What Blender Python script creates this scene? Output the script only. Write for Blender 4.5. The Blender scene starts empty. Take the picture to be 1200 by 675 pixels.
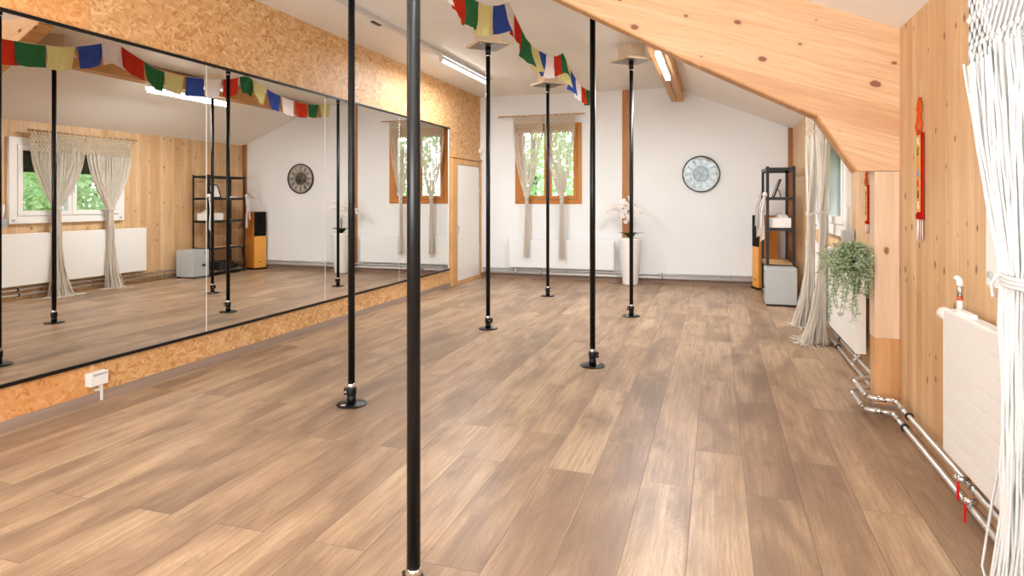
import bpy, bmesh, math, random
from mathutils import Vector, Matrix
random.seed(7)
PI = math.pi
scene = bpy.context.scene
col = scene.collection

# ------------------------------------------------------------------ measured place
XL, XR, YF, YB = -3.80, 1.05, 10.13, -1.6      # left wall, right wall, far wall, back wall
XM = -3.786                                     # mirror surface
ZC = 3.02                                       # flat ceiling
XFOLD = -0.60; ZR = 2.33                        # ceiling fold, eaves height
def zceil(x): return ZC if x < XFOLD else ZC - (x - XFOLD) * (ZC - ZR) / (XR - XFOLD)

# ------------------------------------------------------------------ node helpers
def lin(c):
    c = c / 255.0
    return c / 12.92 if c <= 0.04045 else ((c + 0.055) / 1.055) ** 2.4
def rgb(r, g, b): return (lin(r), lin(g), lin(b), 1.0)

class NT:
    def __init__(s, name):
        s.m = bpy.data.materials.new(name); s.m.use_nodes = True
        s.t = s.m.node_tree; s.t.nodes.clear()
        s.out = s.n('ShaderNodeOutputMaterial')
    def n(s, typ, **kw):
        nd = s.t.nodes.new(typ)
        for k, v in kw.items(): setattr(nd, k, v)
        return nd
    def put(s, sock, v):
        if v is None: return
        if isinstance(v, bpy.types.NodeSocket): s.t.links.new(v, sock)
        else:
            if sock.type == 'RGBA' and isinstance(v, (int, float)): v = (v, v, v, 1)
            if sock.type == 'VECTOR' and isinstance(v, (int, float)): v = (v, v, v)
            sock.default_value = v
    def math(s, op, a, b=None, c=None, clamp=False):
        nd = s.n('ShaderNodeMath', operation=op, use_clamp=clamp)
        for i, v in enumerate((a, b, c)): s.put(nd.inputs[i], v) if v is not None else None
        return nd.outputs[0]
    def vmath(s, op, a, b=None):
        nd = s.n('ShaderNodeVectorMath', operation=op)
        s.put(nd.inputs[0], a)
        if b is not None: s.put(nd.inputs[1], b)
        return nd.outputs[0]
    def pos(s): return s.n('ShaderNodeNewGeometry').outputs['Position']
    def obj(s): return s.n('ShaderNodeTexCoord').outputs['Object']
    def sep(s, v):
        nd = s.n('ShaderNodeSeparateXYZ'); s.put(nd.inputs[0], v); return nd.outputs
    def comb(s, x=0.0, y=0.0, z=0.0):
        nd = s.n('ShaderNodeCombineXYZ')
        for i, v in enumerate((x, y, z)): s.put(nd.inputs[i], v)
        return nd.outputs[0]
    def noise(s, v, scale=5.0, detail=3.0, rough=0.5, dist=0.0):
        nd = s.n('ShaderNodeTexNoise'); s.put(nd.inputs['Vector'], v)
        nd.inputs['Scale'].default_value = scale; nd.inputs['Detail'].default_value = detail
        nd.inputs['Roughness'].default_value = rough; nd.inputs['Distortion'].default_value = dist
        return nd.outputs['Fac']
    def vor(s, v, scale=5.0, rnd=1.0, feature='F1', dim='2D'):
        nd = s.n('ShaderNodeTexVoronoi', feature=feature, voronoi_dimensions=dim); s.put(nd.inputs['Vector'], v)
        nd.inputs['Scale'].default_value = scale; nd.inputs['Randomness'].default_value = rnd
        return nd.outputs
    def wn(s, v):
        nd = s.n('ShaderNodeTexWhiteNoise', noise_dimensions='3D'); s.put(nd.inputs['Vector'], v)
        return nd.outputs
    def rot(s, v, ang, loc=(0, 0, 0), scale=(1, 1, 1)):
        nd = s.n('ShaderNodeMapping'); s.put(nd.inputs['Vector'], v)
        nd.inputs['Rotation'].default_value = (0, 0, ang) if isinstance(ang, (int, float)) else ang
        nd.inputs['Location'].default_value = loc; nd.inputs['Scale'].default_value = scale
        return nd.outputs[0]
    def mix(s, f, a, b, blend='MIX'):
        nd = s.n('ShaderNodeMix', data_type='RGBA', blend_type=blend)
        s.put(nd.inputs[0], f); s.put(nd.inputs[6], a); s.put(nd.inputs[7], b)
        return nd.outputs[2]
    def ramp(s, f, stops, interp='LINEAR'):
        nd = s.n('ShaderNodeValToRGB'); cr = nd.color_ramp; cr.interpolation = interp
        while len(cr.elements) < len(stops): cr.elements.new(0.5)
        for e, (p, c) in zip(cr.elements, stops): e.position = p; e.color = c
        s.put(nd.inputs[0], f); return nd.outputs[0]
    def maprange(s, v, a, b, c=0.0, d=1.0):
        nd = s.n('ShaderNodeMapRange'); s.put(nd.inputs[0], v)
        for i, k in enumerate((a, b, c, d)): nd.inputs[i + 1].default_value = k
        return nd.outputs[0]
    def bsdf(s, color, rough=0.5, metal=0.0, spec=0.5, bump=None, bstr=0.2, bdist=0.01, **kw):
        nd = s.n('ShaderNodeBsdfPrincipled')
        s.put(nd.inputs['Base Color'], color); s.put(nd.inputs['Roughness'], rough)
        s.put(nd.inputs['Metallic'], metal); s.put(nd.inputs['Specular IOR Level'], spec)
        for k, v in kw.items(): s.put(nd.inputs[k.replace('_', ' ')], v)
        if bump is not None:
            b = s.n('ShaderNodeBump'); b.inputs['Strength'].default_value = bstr
            b.inputs['Distance'].default_value = bdist
            s.put(b.inputs['Height'], bump); s.put(nd.inputs['Normal'], b.outputs[0])
        s.t.links.new(nd.outputs[0], s.out.inputs[0]); s.b = nd
        return s.m

def plain(name, c, rough=0.5, metal=0.0, spec=0.5, var=0.06, scale=8.0, bstr=0.05):
    """a procedural material: flat colour with a slight mottling"""
    N = NT(name); o = N.obj(); f = N.noise(o, scale, 4)
    d = tuple(max(0, x * (1 - var)) for x in c[:3]) + (1,)
    l = tuple(min(1, x * (1 + var)) for x in c[:3]) + (1,)
    return N.bsdf(N.mix(f, d, l), rough, metal, spec, bump=f if bstr else None, bstr=bstr, bdist=0.004)

# ------------------------------------------------------------------ materials
def mat_floor():
    N = NT('oak laminate planks'); P = N.sep(N.pos()); x, y = P[0], P[1]
    W, L = 0.2267, 1.36
    u = N.math('DIVIDE', N.math('ADD', x, 0.103), W); row = N.math('FLOOR', u); fu = N.math('FRACT', u)
    par = N.math('FLOORED_MODULO', row, 2.0)
    v = N.math('DIVIDE', N.math('ADD', N.math('SUBTRACT', y, 3.448), N.math('MULTIPLY', par, 0.445)), L)
    pid = N.math('FLOOR', v); fv = N.math('FRACT', v)
    eu = N.math('MULTIPLY', N.math('MINIMUM', fu, N.math('SUBTRACT', 1.0, fu)), W)
    ev = N.math('MULTIPLY', N.math('MINIMUM', fv, N.math('SUBTRACT', 1.0, fv)), L)
    seam = N.maprange(N.math('MINIMUM', eu, ev), 0.0008, 0.0028, 1.0, 0.0)
    rnd = N.wn(N.comb(row, pid, 3.0)); r1 = rnd[0]; rc = N.sep(rnd[1])
    off = N.math('MULTIPLY', r1, 37.0)
    # broad tone patches running along each plank
    g0 = N.noise(N.comb(N.math('ADD', N.math('MULTIPLY', x, 5.0), off), N.math('MULTIPLY', y, 1.3), off), 1.0, 3, 0.55, 0.6)
    g1 = N.noise(N.comb(N.math('ADD', N.math('MULTIPLY', x, 55.0), off), N.math('MULTIPLY', y, 2.0), off), 1.0, 5, 0.62, 0.3)
    g2 = N.noise(N.comb(N.math('MULTIPLY', x, 210.0), N.math('MULTIPLY', y, 7.0), off), 1.0, 3, 0.6)
    wv = N.n('ShaderNodeTexWave', wave_type='BANDS', bands_direction='X')
    N.put(wv.inputs['Vector'], N.comb(N.math('ADD', x, N.math('MULTIPLY', g0, 0.28)), N.math('MULTIPLY', y, 0.05), off))
    wv.inputs['Scale'].default_value = 22; wv.inputs['Distortion'].default_value = 1.8; wv.inputs['Detail'].default_value = 3
    tone = N.math('ADD', N.math('MULTIPLY', g0, 0.75), N.math('MULTIPLY', N.math('SUBTRACT', r1, 0.5), 0.15))
    c = N.ramp(tone, [(0.16, rgb(110, 89, 70)), (0.31, rgb(144, 118, 93)), (0.44, rgb(178, 149, 118)), (0.60, rgb(198, 170, 138))])
    c = N.mix(N.math('MULTIPLY', rc[1], 0.22), c, rgb(176, 138, 112))
    c = N.mix(N.maprange(g1, 0.40, 0.72, 0.0, 0.5), c, rgb(118, 92, 74))
    c = N.mix(N.maprange(g2, 0.46, 0.76, 0.0, 0.42), c, rgb(108, 86, 70))
    c = N.mix(N.math('MULTIPLY', N.math('POWER', wv.outputs['Fac'], 4.0), 0.24), c, rgb(112, 86, 68))
    kn = N.vor(N.comb(N.math('ADD', N.math('MULTIPLY', x, 2.6), off), N.math('MULTIPLY', y, 1.1), off), 1.0)
    c = N.mix(N.maprange(kn['Distance'], 0.01, 0.09, 0.5, 0.0), c, rgb(112, 84, 66))
    c = N.mix(N.math('MULTIPLY', seam, 0.62), c, rgb(84, 62, 48))
    h = N.math('SUBTRACT', N.math('MULTIPLY', g2, 0.35), seam)
    return N.bsdf(c, N.maprange(g1, 0.2, 0.8, 0.33, 0.46), 0, 0.42, bump=h, bstr=0.25, bdist=0.0015)

def mat_osb(name, base_light, base_mid, base_dark, fine=1.0, joints=()):
    N = NT(name); P = N.sep(N.pos()); q = N.comb(P[1], P[2], 0.0)
    best = None; bc = None
    for k, (ang, sc) in enumerate([(0.15, 1.0), (1.05, 1.1), (-0.75, 0.9), (2.0, 1.2), (-0.2, 0.8), (0.6, 1.4)]):
        w = N.rot(q, ang, (k * 3.17, k * 1.3, k * 7.7))
        wob = N.noise(w, 9.0, 2); s3 = N.sep(w)
        v = N.comb(N.math('MULTIPLY', N.math('ADD', s3[0], N.math('MULTIPLY', wob, 0.02)), 11.0 * sc * fine),
                   N.math('MULTIPLY', N.math('ADD', s3[1], N.math('MULTIPLY', wob, 0.012)), 48.0 * sc * fine), k * 5.0)
        o = N.vor(v, 1.0); sc3 = N.sep(o['Color'])
        if best is None: best, bc = sc3[0], sc3[1]
        else:
            gt = N.math('GREATER_THAN', sc3[0], best)
            nd = N.n('ShaderNodeMix', data_type='FLOAT'); N.put(nd.inputs[0], gt); N.put(nd.inputs[2], bc); N.put(nd.inputs[3], sc3[1])
            bc = nd.outputs[0]; best = N.math('MAXIMUM', best, sc3[0])
    fib = N.noise(N.rot(q, 0.4, scale=(60, 160, 1)), 1.0, 3)
    c = N.ramp(bc, [(0.0, base_dark), (0.22, base_mid), (0.42, base_light), (0.62, base_mid), (0.74, base_light), (0.86, rgb(236, 204, 160)), (1.0, base_dark)])
    c = N.mix(N.maprange(fib, 0.35, 0.75, 0.0, 0.3), c, base_dark)
    big = N.noise(q, 1.6, 2)
    c = N.mix(N.maprange(big, 0.35, 0.7, 0.0, 0.2), c, base_mid)
    chip = N.noise(N.rot(q, -0.6, scale=(45, 110, 1)), 1.0, 2)
    c = N.mix(N.maprange(chip, 0.70, 0.78, 0.0, 0.28), c, rgb(120, 74, 36))
    for (j, shade) in joints:            # board joints: a fine dark line, one board redder than the next
        d = N.math('ABSOLUTE', N.math('SUBTRACT', P[1], j))
        c = N.mix(N.maprange(d, 0.001, 0.004, 0.45, 0.0), c, rgb(120, 78, 42))
    if joints:
        j0 = N.math('LESS_THAN', P[1], joints[0][0])
        c = N.mix(N.math('MULTIPLY', j0, 0.42), c, rgb(214, 132, 58))
        j1 = N.math('MULTIPLY', N.math('GREATER_THAN', P[1], joints[0][0]), N.math('LESS_THAN', P[1], joints[1][0]))
        c = N.mix(N.math('MULTIPLY', j1, 0.16), c, rgb(205, 132, 66))
    return N.bsdf(c, 0.5, 0, 0.35, bump=bc, bstr=0.18, bdist=0.002)

def mat_pine(name, across, along, bw, light, mid, dark, knot=rgb(112, 62, 30), groove=True, knots=1.0, rotmap=None, useobj=False, ksc=4.2):
    N = NT(name); v = N.obj() if useobj else N.pos()
    if rotmap is not None: v = N.rot(v, rotmap)
    P = N.sep(v); a, l = P[across], P[along]
    u = N.math('DIVIDE', a, bw); row = N.math('FLOOR', u); fu = N.math('FRACT', u)
    r = N.wn(N.comb(row, 1.0, 2.0)); off = N.math('MULTIPLY', r[0], 23.0)
    g0 = N.noise(N.comb(N.math('ADD', N.math('MULTIPLY', a, 9.0), off), N.math('MULTIPLY', l, 0.9), off), 1.0, 2, 0.5, 0.5)
    g1 = N.noise(N.comb(N.math('ADD', N.math('MULTIPLY', a, 75.0), off), N.math('MULTIPLY', l, 2.2), off), 1.0, 4, 0.6, 0.5)
    t = N.math('ADD', N.math('MULTIPLY', g0, 0.7), N.math('MULTIPLY', N.math('SUBTRACT', r[0], 0.35), 0.42))
    c = N.ramp(t, [(0.1, light), (0.45, mid), (0.85, dark)])
    c = N.mix(N.maprange(g1, 0.42, 0.75, 0.0, 0.62), c, dark)
    g3 = N.noise(N.comb(N.math('ADD', N.math('MULTIPLY', a, 26.0), off), N.math('MULTIPLY', l, 0.55), off), 1.0, 2, 0.5, 1.2)
    c = N.mix(N.math('MULTIPLY', N.math('POWER', N.math('PINGPONG', N.math('MULTIPLY', g3, 7.0), 0.5), 2.0), 1.3), c, dark)
    kv = N.comb(N.math('MULTIPLY', N.math('ADD', a, N.math('MULTIPLY', N.noise(v, 30.0, 1), 0.012)), ksc), N.math('MULTIPLY', l, ksc * 0.62), off)
    ko = N.vor(kv, 1.0); kc = N.sep(ko['Color'])
    size = N.math('MULTIPLY', N.math('POWER', kc[0], 2.0), 0.085 * knots)
    ring = N.math('SUBTRACT', ko['Distance'], size)
    c = N.mix(N.maprange(ring, 0.0, 0.10, 0.22, 0.0), c, dark)
    c = N.mix(N.maprange(ring, -0.02, 0.012, 0.85, 0.0), c, knot)
    if groove:
        e = N.math('MULTIPLY', N.math('MINIMUM', fu, N.math('SUBTRACT', 1.0, fu)), bw)
        gr = N.maprange(e, 0.0004, 0.003, 1.0, 0.0)
        c = N.mix(N.math('MULTIPLY', gr, 0.42), c, rgb(140, 92, 52))
        h = N.math('SUBTRACT', N.math('MULTIPLY', g1, 0.15), gr)
    else: h = g1
    return N.bsdf(c, 0.48, 0, 0.35, bump=h, bstr=0.22, bdist=0.003)

def mat_plaster(name, c, rough=0.85, sc=90.0):
    N = NT(name); p = N.pos(); f = N.noise(p, sc, 4, 0.6); b = N.noise(p, 0.9, 2)
    d = tuple(x * 0.95 for x in c[:3]) + (1,)
    return N.bsdf(N.mix(N.maprange(b, 0.3, 0.7, 0, 1), d, c), rough, 0, 0.3, bump=f, bstr=0.06, bdist=0.003)

def mat_glass(name, tint=(0.93, 0.97, 0.95, 1), ior=1.5, base=0.0):
    N = NT(name); fr = N.n('ShaderNodeFresnel'); fr.inputs[0].default_value = ior
    t = N.n('ShaderNodeBsdfTransparent'); g = N.n('ShaderNodeBsdfGlossy')
    nz = N.noise(N.obj(), 2.0, 1); N.put(t.inputs[0], N.mix(N.math('MULTIPLY', nz, 0.1), tint, (0.9, 0.95, 0.93, 1)))
    g.inputs['Roughness'].default_value = 0.0
    m = N.n('ShaderNodeMixShader'); N.put(m.inputs[0], N.math('ADD', fr.outputs[0], base, clamp=True))
    N.t.links.new(t.outputs[0], m.inputs[1]); N.t.links.new(g.outputs[0], m.inputs[2])
    N.t.links.new(m.outputs[0], N.out.inputs[0]); return N.m

def mat_mirror():
    N = NT('mirror silver'); n = N.noise(N.pos(), 0.7, 1)
    g = N.n('ShaderNodeBsdfGlossy'); g.inputs['Roughness'].default_value = 0.0
    N.put(g.inputs[0], N.mix(n, (0.80, 0.785, 0.755, 1), (0.815, 0.80, 0.77, 1)))
    N.t.links.new(g.outputs[0], N.out.inputs[0]); return N.m

def mat_emit(name, c, s):
    N = NT(name); n = N.noise(N.obj(), 3.0, 1); e = N.n('ShaderNodeEmission')
    N.put(e.inputs[0], N.mix(N.math('MULTIPLY', n, 0.05), c, (1, 1, 1, 1))); e.inputs[1].default_value = s
    N.t.links.new(e.outputs[0], N.out.inputs[0]); return N.m

def mat_cloth(name, c, trans=0.3, scale=160.0, var=0.2, printed=False):
    N = NT(name); o = N.obj(); w = N.noise(o, scale, 2); b = N.noise(o, 14.0, 3)
    d = tuple(x * (1 - var) for x in c[:3]) + (1,)
    cc = N.mix(b, d, c)
    if printed:
        pr = N.noise(o, 75.0, 3, 0.7); cc = N.mix(N.maprange(pr, 0.56, 0.66, 0, 0.35), cc, tuple(x * 0.35 for x in c[:3]) + (1,))
    df = N.n('ShaderNodeBsdfDiffuse'); tr = N.n('ShaderNodeBsdfTranslucent')
    N.put(df.inputs[0], cc); N.put(tr.inputs[0], cc)
    bp = N.n('ShaderNodeBump'); bp.inputs['Strength'].default_value = 0.15; bp.inputs['Distance'].default_value = 0.002
    N.put(bp.inputs['Height'], w); N.put(df.inputs['Normal'], bp.outputs[0])
    m = N.n('ShaderNodeMixShader'); m.inputs[0].default_value = trans
    N.t.links.new(df.outputs[0], m.inputs[1]); N.t.links.new(tr.outputs[0], m.inputs[2])
    N.t.links.new(m.outputs[0], N.out.inputs[0]); return N.m

def mat_leaf(name, a, b, trans=0.35, sc=3.0):
    N = NT(name); o = N.obj(); f = N.noise(o, sc, 3); f2 = N.noise(o, sc * 9, 2)
    c = N.mix(N.maprange(N.math('ADD', N.math('MULTIPLY', f, 0.5), N.math('MULTIPLY', f2, 0.5)), 0.35, 0.65), a, b)
    df = N.n('ShaderNodeBsdfDiffuse'); tr = N.n('ShaderNodeBsdfTranslucent')
    N.put(df.inputs[0], c); N.put(tr.inputs[0], c)
    m = N.n('ShaderNodeMixShader'); m.inputs[0].default_value = trans
    N.t.links.new(df.outputs[0], m.inputs[1]); N.t.links.new(tr.outputs[0], m.inputs[2])
    N.t.links.new(m.outputs[0], N.out.inputs[0]); return N.m

M = {}
M['floor'] = mat_floor()
M['osb'] = mat_osb('oriented strand board', rgb(226, 186, 134), rgb(208, 160, 106), rgb(178, 124, 72), 1.25, ((3.06, 1), (4.16, 1), (5.4, 1), (6.65, 1), (7.9, 1), (9.15, 1)))
M['wall'] = mat_plaster('white plaster', rgb(234, 235, 235))
M['ceil'] = mat_plaster('cream ceiling board', rgb(236, 232, 225), 0.42, 60)
M['slope'] = mat_plaster('cream ceiling slope', rgb(243, 239, 233), 0.7, 60)
M['pine'] = mat_pine('pine boarding', 1, 2, 0.094, rgb(230, 201, 163), rgb(219, 183, 140), rgb(190, 146, 100), ksc=7.5, knots=1.15)
M['clt'] = mat_pine('spruce panel', 2, 0, 0.16, rgb(226, 190, 152), rgb(216, 174, 134), rgb(188, 138, 98), groove=False, knots=1.25, rotmap=(0, -0.32, 0), ksc=5.0, knot=rgb(112, 58, 32))
M['post'] = mat_pine('pine post', 0, 2, 0.17, rgb(230, 206, 180), rgb(222, 194, 165), rgb(204, 170, 138), groove=False, knots=0.8, ksc=4.0)
M['post_orange'] = mat_pine('orange pine', 0, 2, 0.2, rgb(214, 168, 120), rgb(204, 154, 104), rgb(182, 128, 80), groove=False, knots=0.5)
M['beam'] = mat_pine('fir beam', 0, 1, 0.1, rgb(214, 166, 108), rgb(198, 146, 88), rgb(166, 112, 60), groove=False, knots=0.8)
M['brownpost'] = mat_pine('brown timber', 0, 2, 0.2, rgb(190, 134, 84), rgb(172, 114, 66), rgb(142, 88, 48), groove=False)
M['winwood'] = mat_pine('varnished window wood', 0, 2, 0.3, rgb(206, 142, 70), rgb(192, 124, 54), rgb(166, 100, 40), groove=False, knots=0.2, useobj=True)
M['framewood'] = mat_pine('light frame wood', 1, 2, 0.3, rgb(222, 178, 122), rgb(208, 160, 102), rgb(184, 132, 78), groove=False, knots=0.3)
M['ply'] = mat_pine('plywood', 0, 1, 0.5, rgb(236, 216, 190), rgb(226, 204, 176), rgb(208, 182, 150), groove=False, knots=0.1, useobj=True)
M['base'] = mat_pine('grey brown skirting', 2, 1, 0.3, rgb(186, 166, 152), rgb(168, 148, 134), rgb(134, 114, 102), groove=False, knots=0.1)
M['basefar'] = mat_pine('grey brown skirting far', 2, 0, 0.3, rgb(168, 142, 124), rgb(150, 124, 108), rgb(120, 96, 82), groove=False, knots=0.1)
M['black'] = plain('black lacquer', rgb(13, 12, 13), 0.36, 0, 0.32, bstr=0)
M['blackmetal'] = plain('black powder coat', rgb(24, 24, 26), 0.4, 0.2, 0.5, bstr=0.03)
M['steel'] = plain('galvanised steel', rgb(206, 202, 196), 0.3, 0.7, 0.5, 0.12, 30, 0.03)
M['chrome'] = plain('chrome', rgb(215, 215, 218), 0.12, 1.0, 0.5, 0.03, 8, 0)
M['plate'] = plain('brushed steel plate', rgb(116, 110, 104), 0.3, 0.7, 0.5, 0.1, 25, 0.03)
M['white'] = plain('white enamel', rgb(236, 234, 230), 0.35, 0, 0.5, 0.02, 5, 0)
M['whitegrey'] = plain('white plastic', rgb(232, 231, 230), 0.45, 0, 0.5, 0.03, 20, 0)
M['rib'] = plain('radiator enamel', rgb(226, 223, 219), 0.4, 0, 0.5, 0.02, 5, 0)
M['groove'] = plain('groove highlight', rgb(252, 251, 249), 0.4, 0, 0.5, 0.02, 5, 0)
M['grey'] = plain('light grey paint', rgb(176, 180, 180), 0.42, 0, 0.5, 0.03, 10, 0.02)
M['duct'] = plain('aluminium duct', rgb(208, 206, 206), 0.4, 0.3, 0.5, 0.03, 10, 0)
M['mirror'] = mat_mirror()
M['seam'] = plain('mirror edge', rgb(240, 243, 242), 0.2, 0, 0.6, 0.02, 5, 0)
M['glass'] = mat_glass('window glass', ior=1.5)
M['clockglass'] = mat_glass('clock glass', (0.97, 0.98, 1.0, 1), 1.5, 0.045)
M['tube'] = mat_emit('lit tube', (1.0, 0.95, 0.88, 1), 14.0)
M['rope'] = mat_cloth('natural cotton rope', rgb(238, 228, 214), 0.25, 300, 0.14)
M['ropeband'] = mat_cloth('cream cotton knots', rgb(222, 204, 178), 0.15, 300, 0.12)
M['ropewhite'] = mat_cloth('white cotton rope', rgb(230, 228, 225), 0.15, 300, 0.06)
M['rod'] = mat_pine('rod wood', 0, 1, 0.5, rgb(214, 172, 124), rgb(200, 154, 104), rgb(170, 124, 80), groove=False, knots=0.1)
M['scarf'] = mat_cloth('white scarf cloth', rgb(240, 237, 232), 0.3, 250, 0.06)
M['flag_red'] = mat_cloth('red flag cotton', rgb(200, 58, 40), 0.35, 250, 0.2, True)
M['flag_green'] = mat_cloth('green flag cotton', rgb(56, 112, 72), 0.35, 250, 0.25, True)
M['flag_yellow'] = mat_cloth('yellow flag cotton', rgb(218, 210, 146), 0.35, 250, 0.1, True)
M['flag_blue'] = mat_cloth('blue flag cotton', rgb(62, 84, 166), 0.35, 250, 0.25, True)
M['flag_white'] = mat_cloth('white flag cotton', rgb(238, 228, 228), 0.4, 250, 0.05, True)
M['cord'] = mat_cloth('flag cord', rgb(228, 222, 205), 0.1)
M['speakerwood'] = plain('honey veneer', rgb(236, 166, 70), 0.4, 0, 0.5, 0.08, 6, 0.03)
M['speakershade'] = plain('honey veneer shaded', rgb(200, 124, 48), 0.4, 0, 0.5, 0.08, 6, 0.03)  # same veneer, darkened to paint the shade on the cabinet side
M['mesh'] = plain('black speaker cloth', rgb(20, 19, 20), 0.9, 0, 0.2, 0.3, 200, 0.2)
M['board'] = plain('raw chipboard shelf', rgb(206, 168, 118), 0.6, 0, 0.3, 0.14, 60, 0.04)
M['pot'] = plain('white ceramic', rgb(230, 227, 222), 0.38, 0, 0.5, 0.03, 12, 0.02)
M['blackpot'] = plain('black plastic pot', rgb(22, 22, 22), 0.5, 0, 0.4, 0.1, 10, 0)
M['soil'] = plain('dark bark', rgb(62, 46, 36), 0.9, 0, 0.2, 0.4, 60, 0.4)
M['orchidleaf'] = mat_leaf('orchid leaf', rgb(34, 58, 34), rgb(62, 92, 52), 0.15, 20)
M['petal'] = mat_leaf('orchid petal', rgb(252, 250, 247), rgb(246, 242, 238), 0.25, 30)
M['lip'] = plain('orchid lip', rgb(206, 160, 110), 0.6)
M['stem'] = plain('stem', rgb(108, 104, 66), 0.6)
M['ivy'] = mat_leaf('grey green leaf', rgb(160, 184, 142), rgb(216, 224, 196), 0.35, 22)
M['ivystem'] = plain('vine stem', rgb(98, 118, 84), 0.6)
M['treeleaf'] = mat_leaf('tree foliage', rgb(146, 176, 104), rgb(222, 230, 184), 0.5, 1.6)
M['bark'] = plain('bark', rgb(92, 76, 62), 0.9, 0, 0.2, 0.3, 20, 0.4)
M['grass'] = plain('lawn', rgb(96, 132, 62), 0.9, 0, 0.2, 0.3, 12, 0.2)
M['blind'] = plain('dark roller blind', rgb(64, 60, 54), 0.8, 0, 0.3, 0.1, 30, 0.05)
M['seal'] = plain('rubber seal', rgb(58, 58, 58), 0.7)
M['redplastic'] = plain('red handle', rgb(196, 26, 22), 0.35, 0, 0.5)
M['copper'] = plain('red band', rgb(206, 84, 56), 0.4, 0.2)
M['dial'] = plain('cream dial ring', rgb(206, 198, 184), 0.6, 0, 0.4, 0.04, 20, 0)
M['numeral'] = plain('grey numerals', rgb(118, 112, 104), 0.6, 0, 0.3, 0.05, 20, 0)
M['clockrim'] = plain('dark bronze rim', rgb(58, 54, 50), 0.3, 0.6, 0.5, 0.1, 10, 0)
M['gearback'] = plain('dark brown gear plate', rgb(54, 42, 34), 0.5, 0.2)
M['gear'] = plain('bronze gears', rgb(126, 112, 96), 0.35, 0.6)
M['paper'] = plain('printed sheet', rgb(238, 236, 232), 0.7, 0, 0.3, 0.05, 60, 0)
M['darkbag'] = plain('dark bag', rgb(36, 36, 38), 0.7, 0, 0.3, 0.2, 20, 0.1)
M['silk_orange'] = mat_cloth('orange brocade', rgb(226, 92, 40), 0.1, 300, 0.25)
M['silk_red'] = mat_cloth('red brocade', rgb(206, 40, 30), 0.1, 300, 0.45)
M['silk_gold'] = mat_cloth('gold silk', rgb(232, 178, 96), 0.1, 300, 0.15)
for nm, c in (('ink_white', (238, 232, 222)), ('ink_green', (40, 110, 52)), ('ink_yellow', (214, 158, 40)), ('ink_blue', (120, 150, 200)), ('ink_red', (208, 54, 30)), ('ink_dark', (50, 40, 52)), ('ink_maroon', (120, 30, 30))):
    M[nm] = plain(nm.replace('_', ' '), rgb(*c), 0.7)

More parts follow.
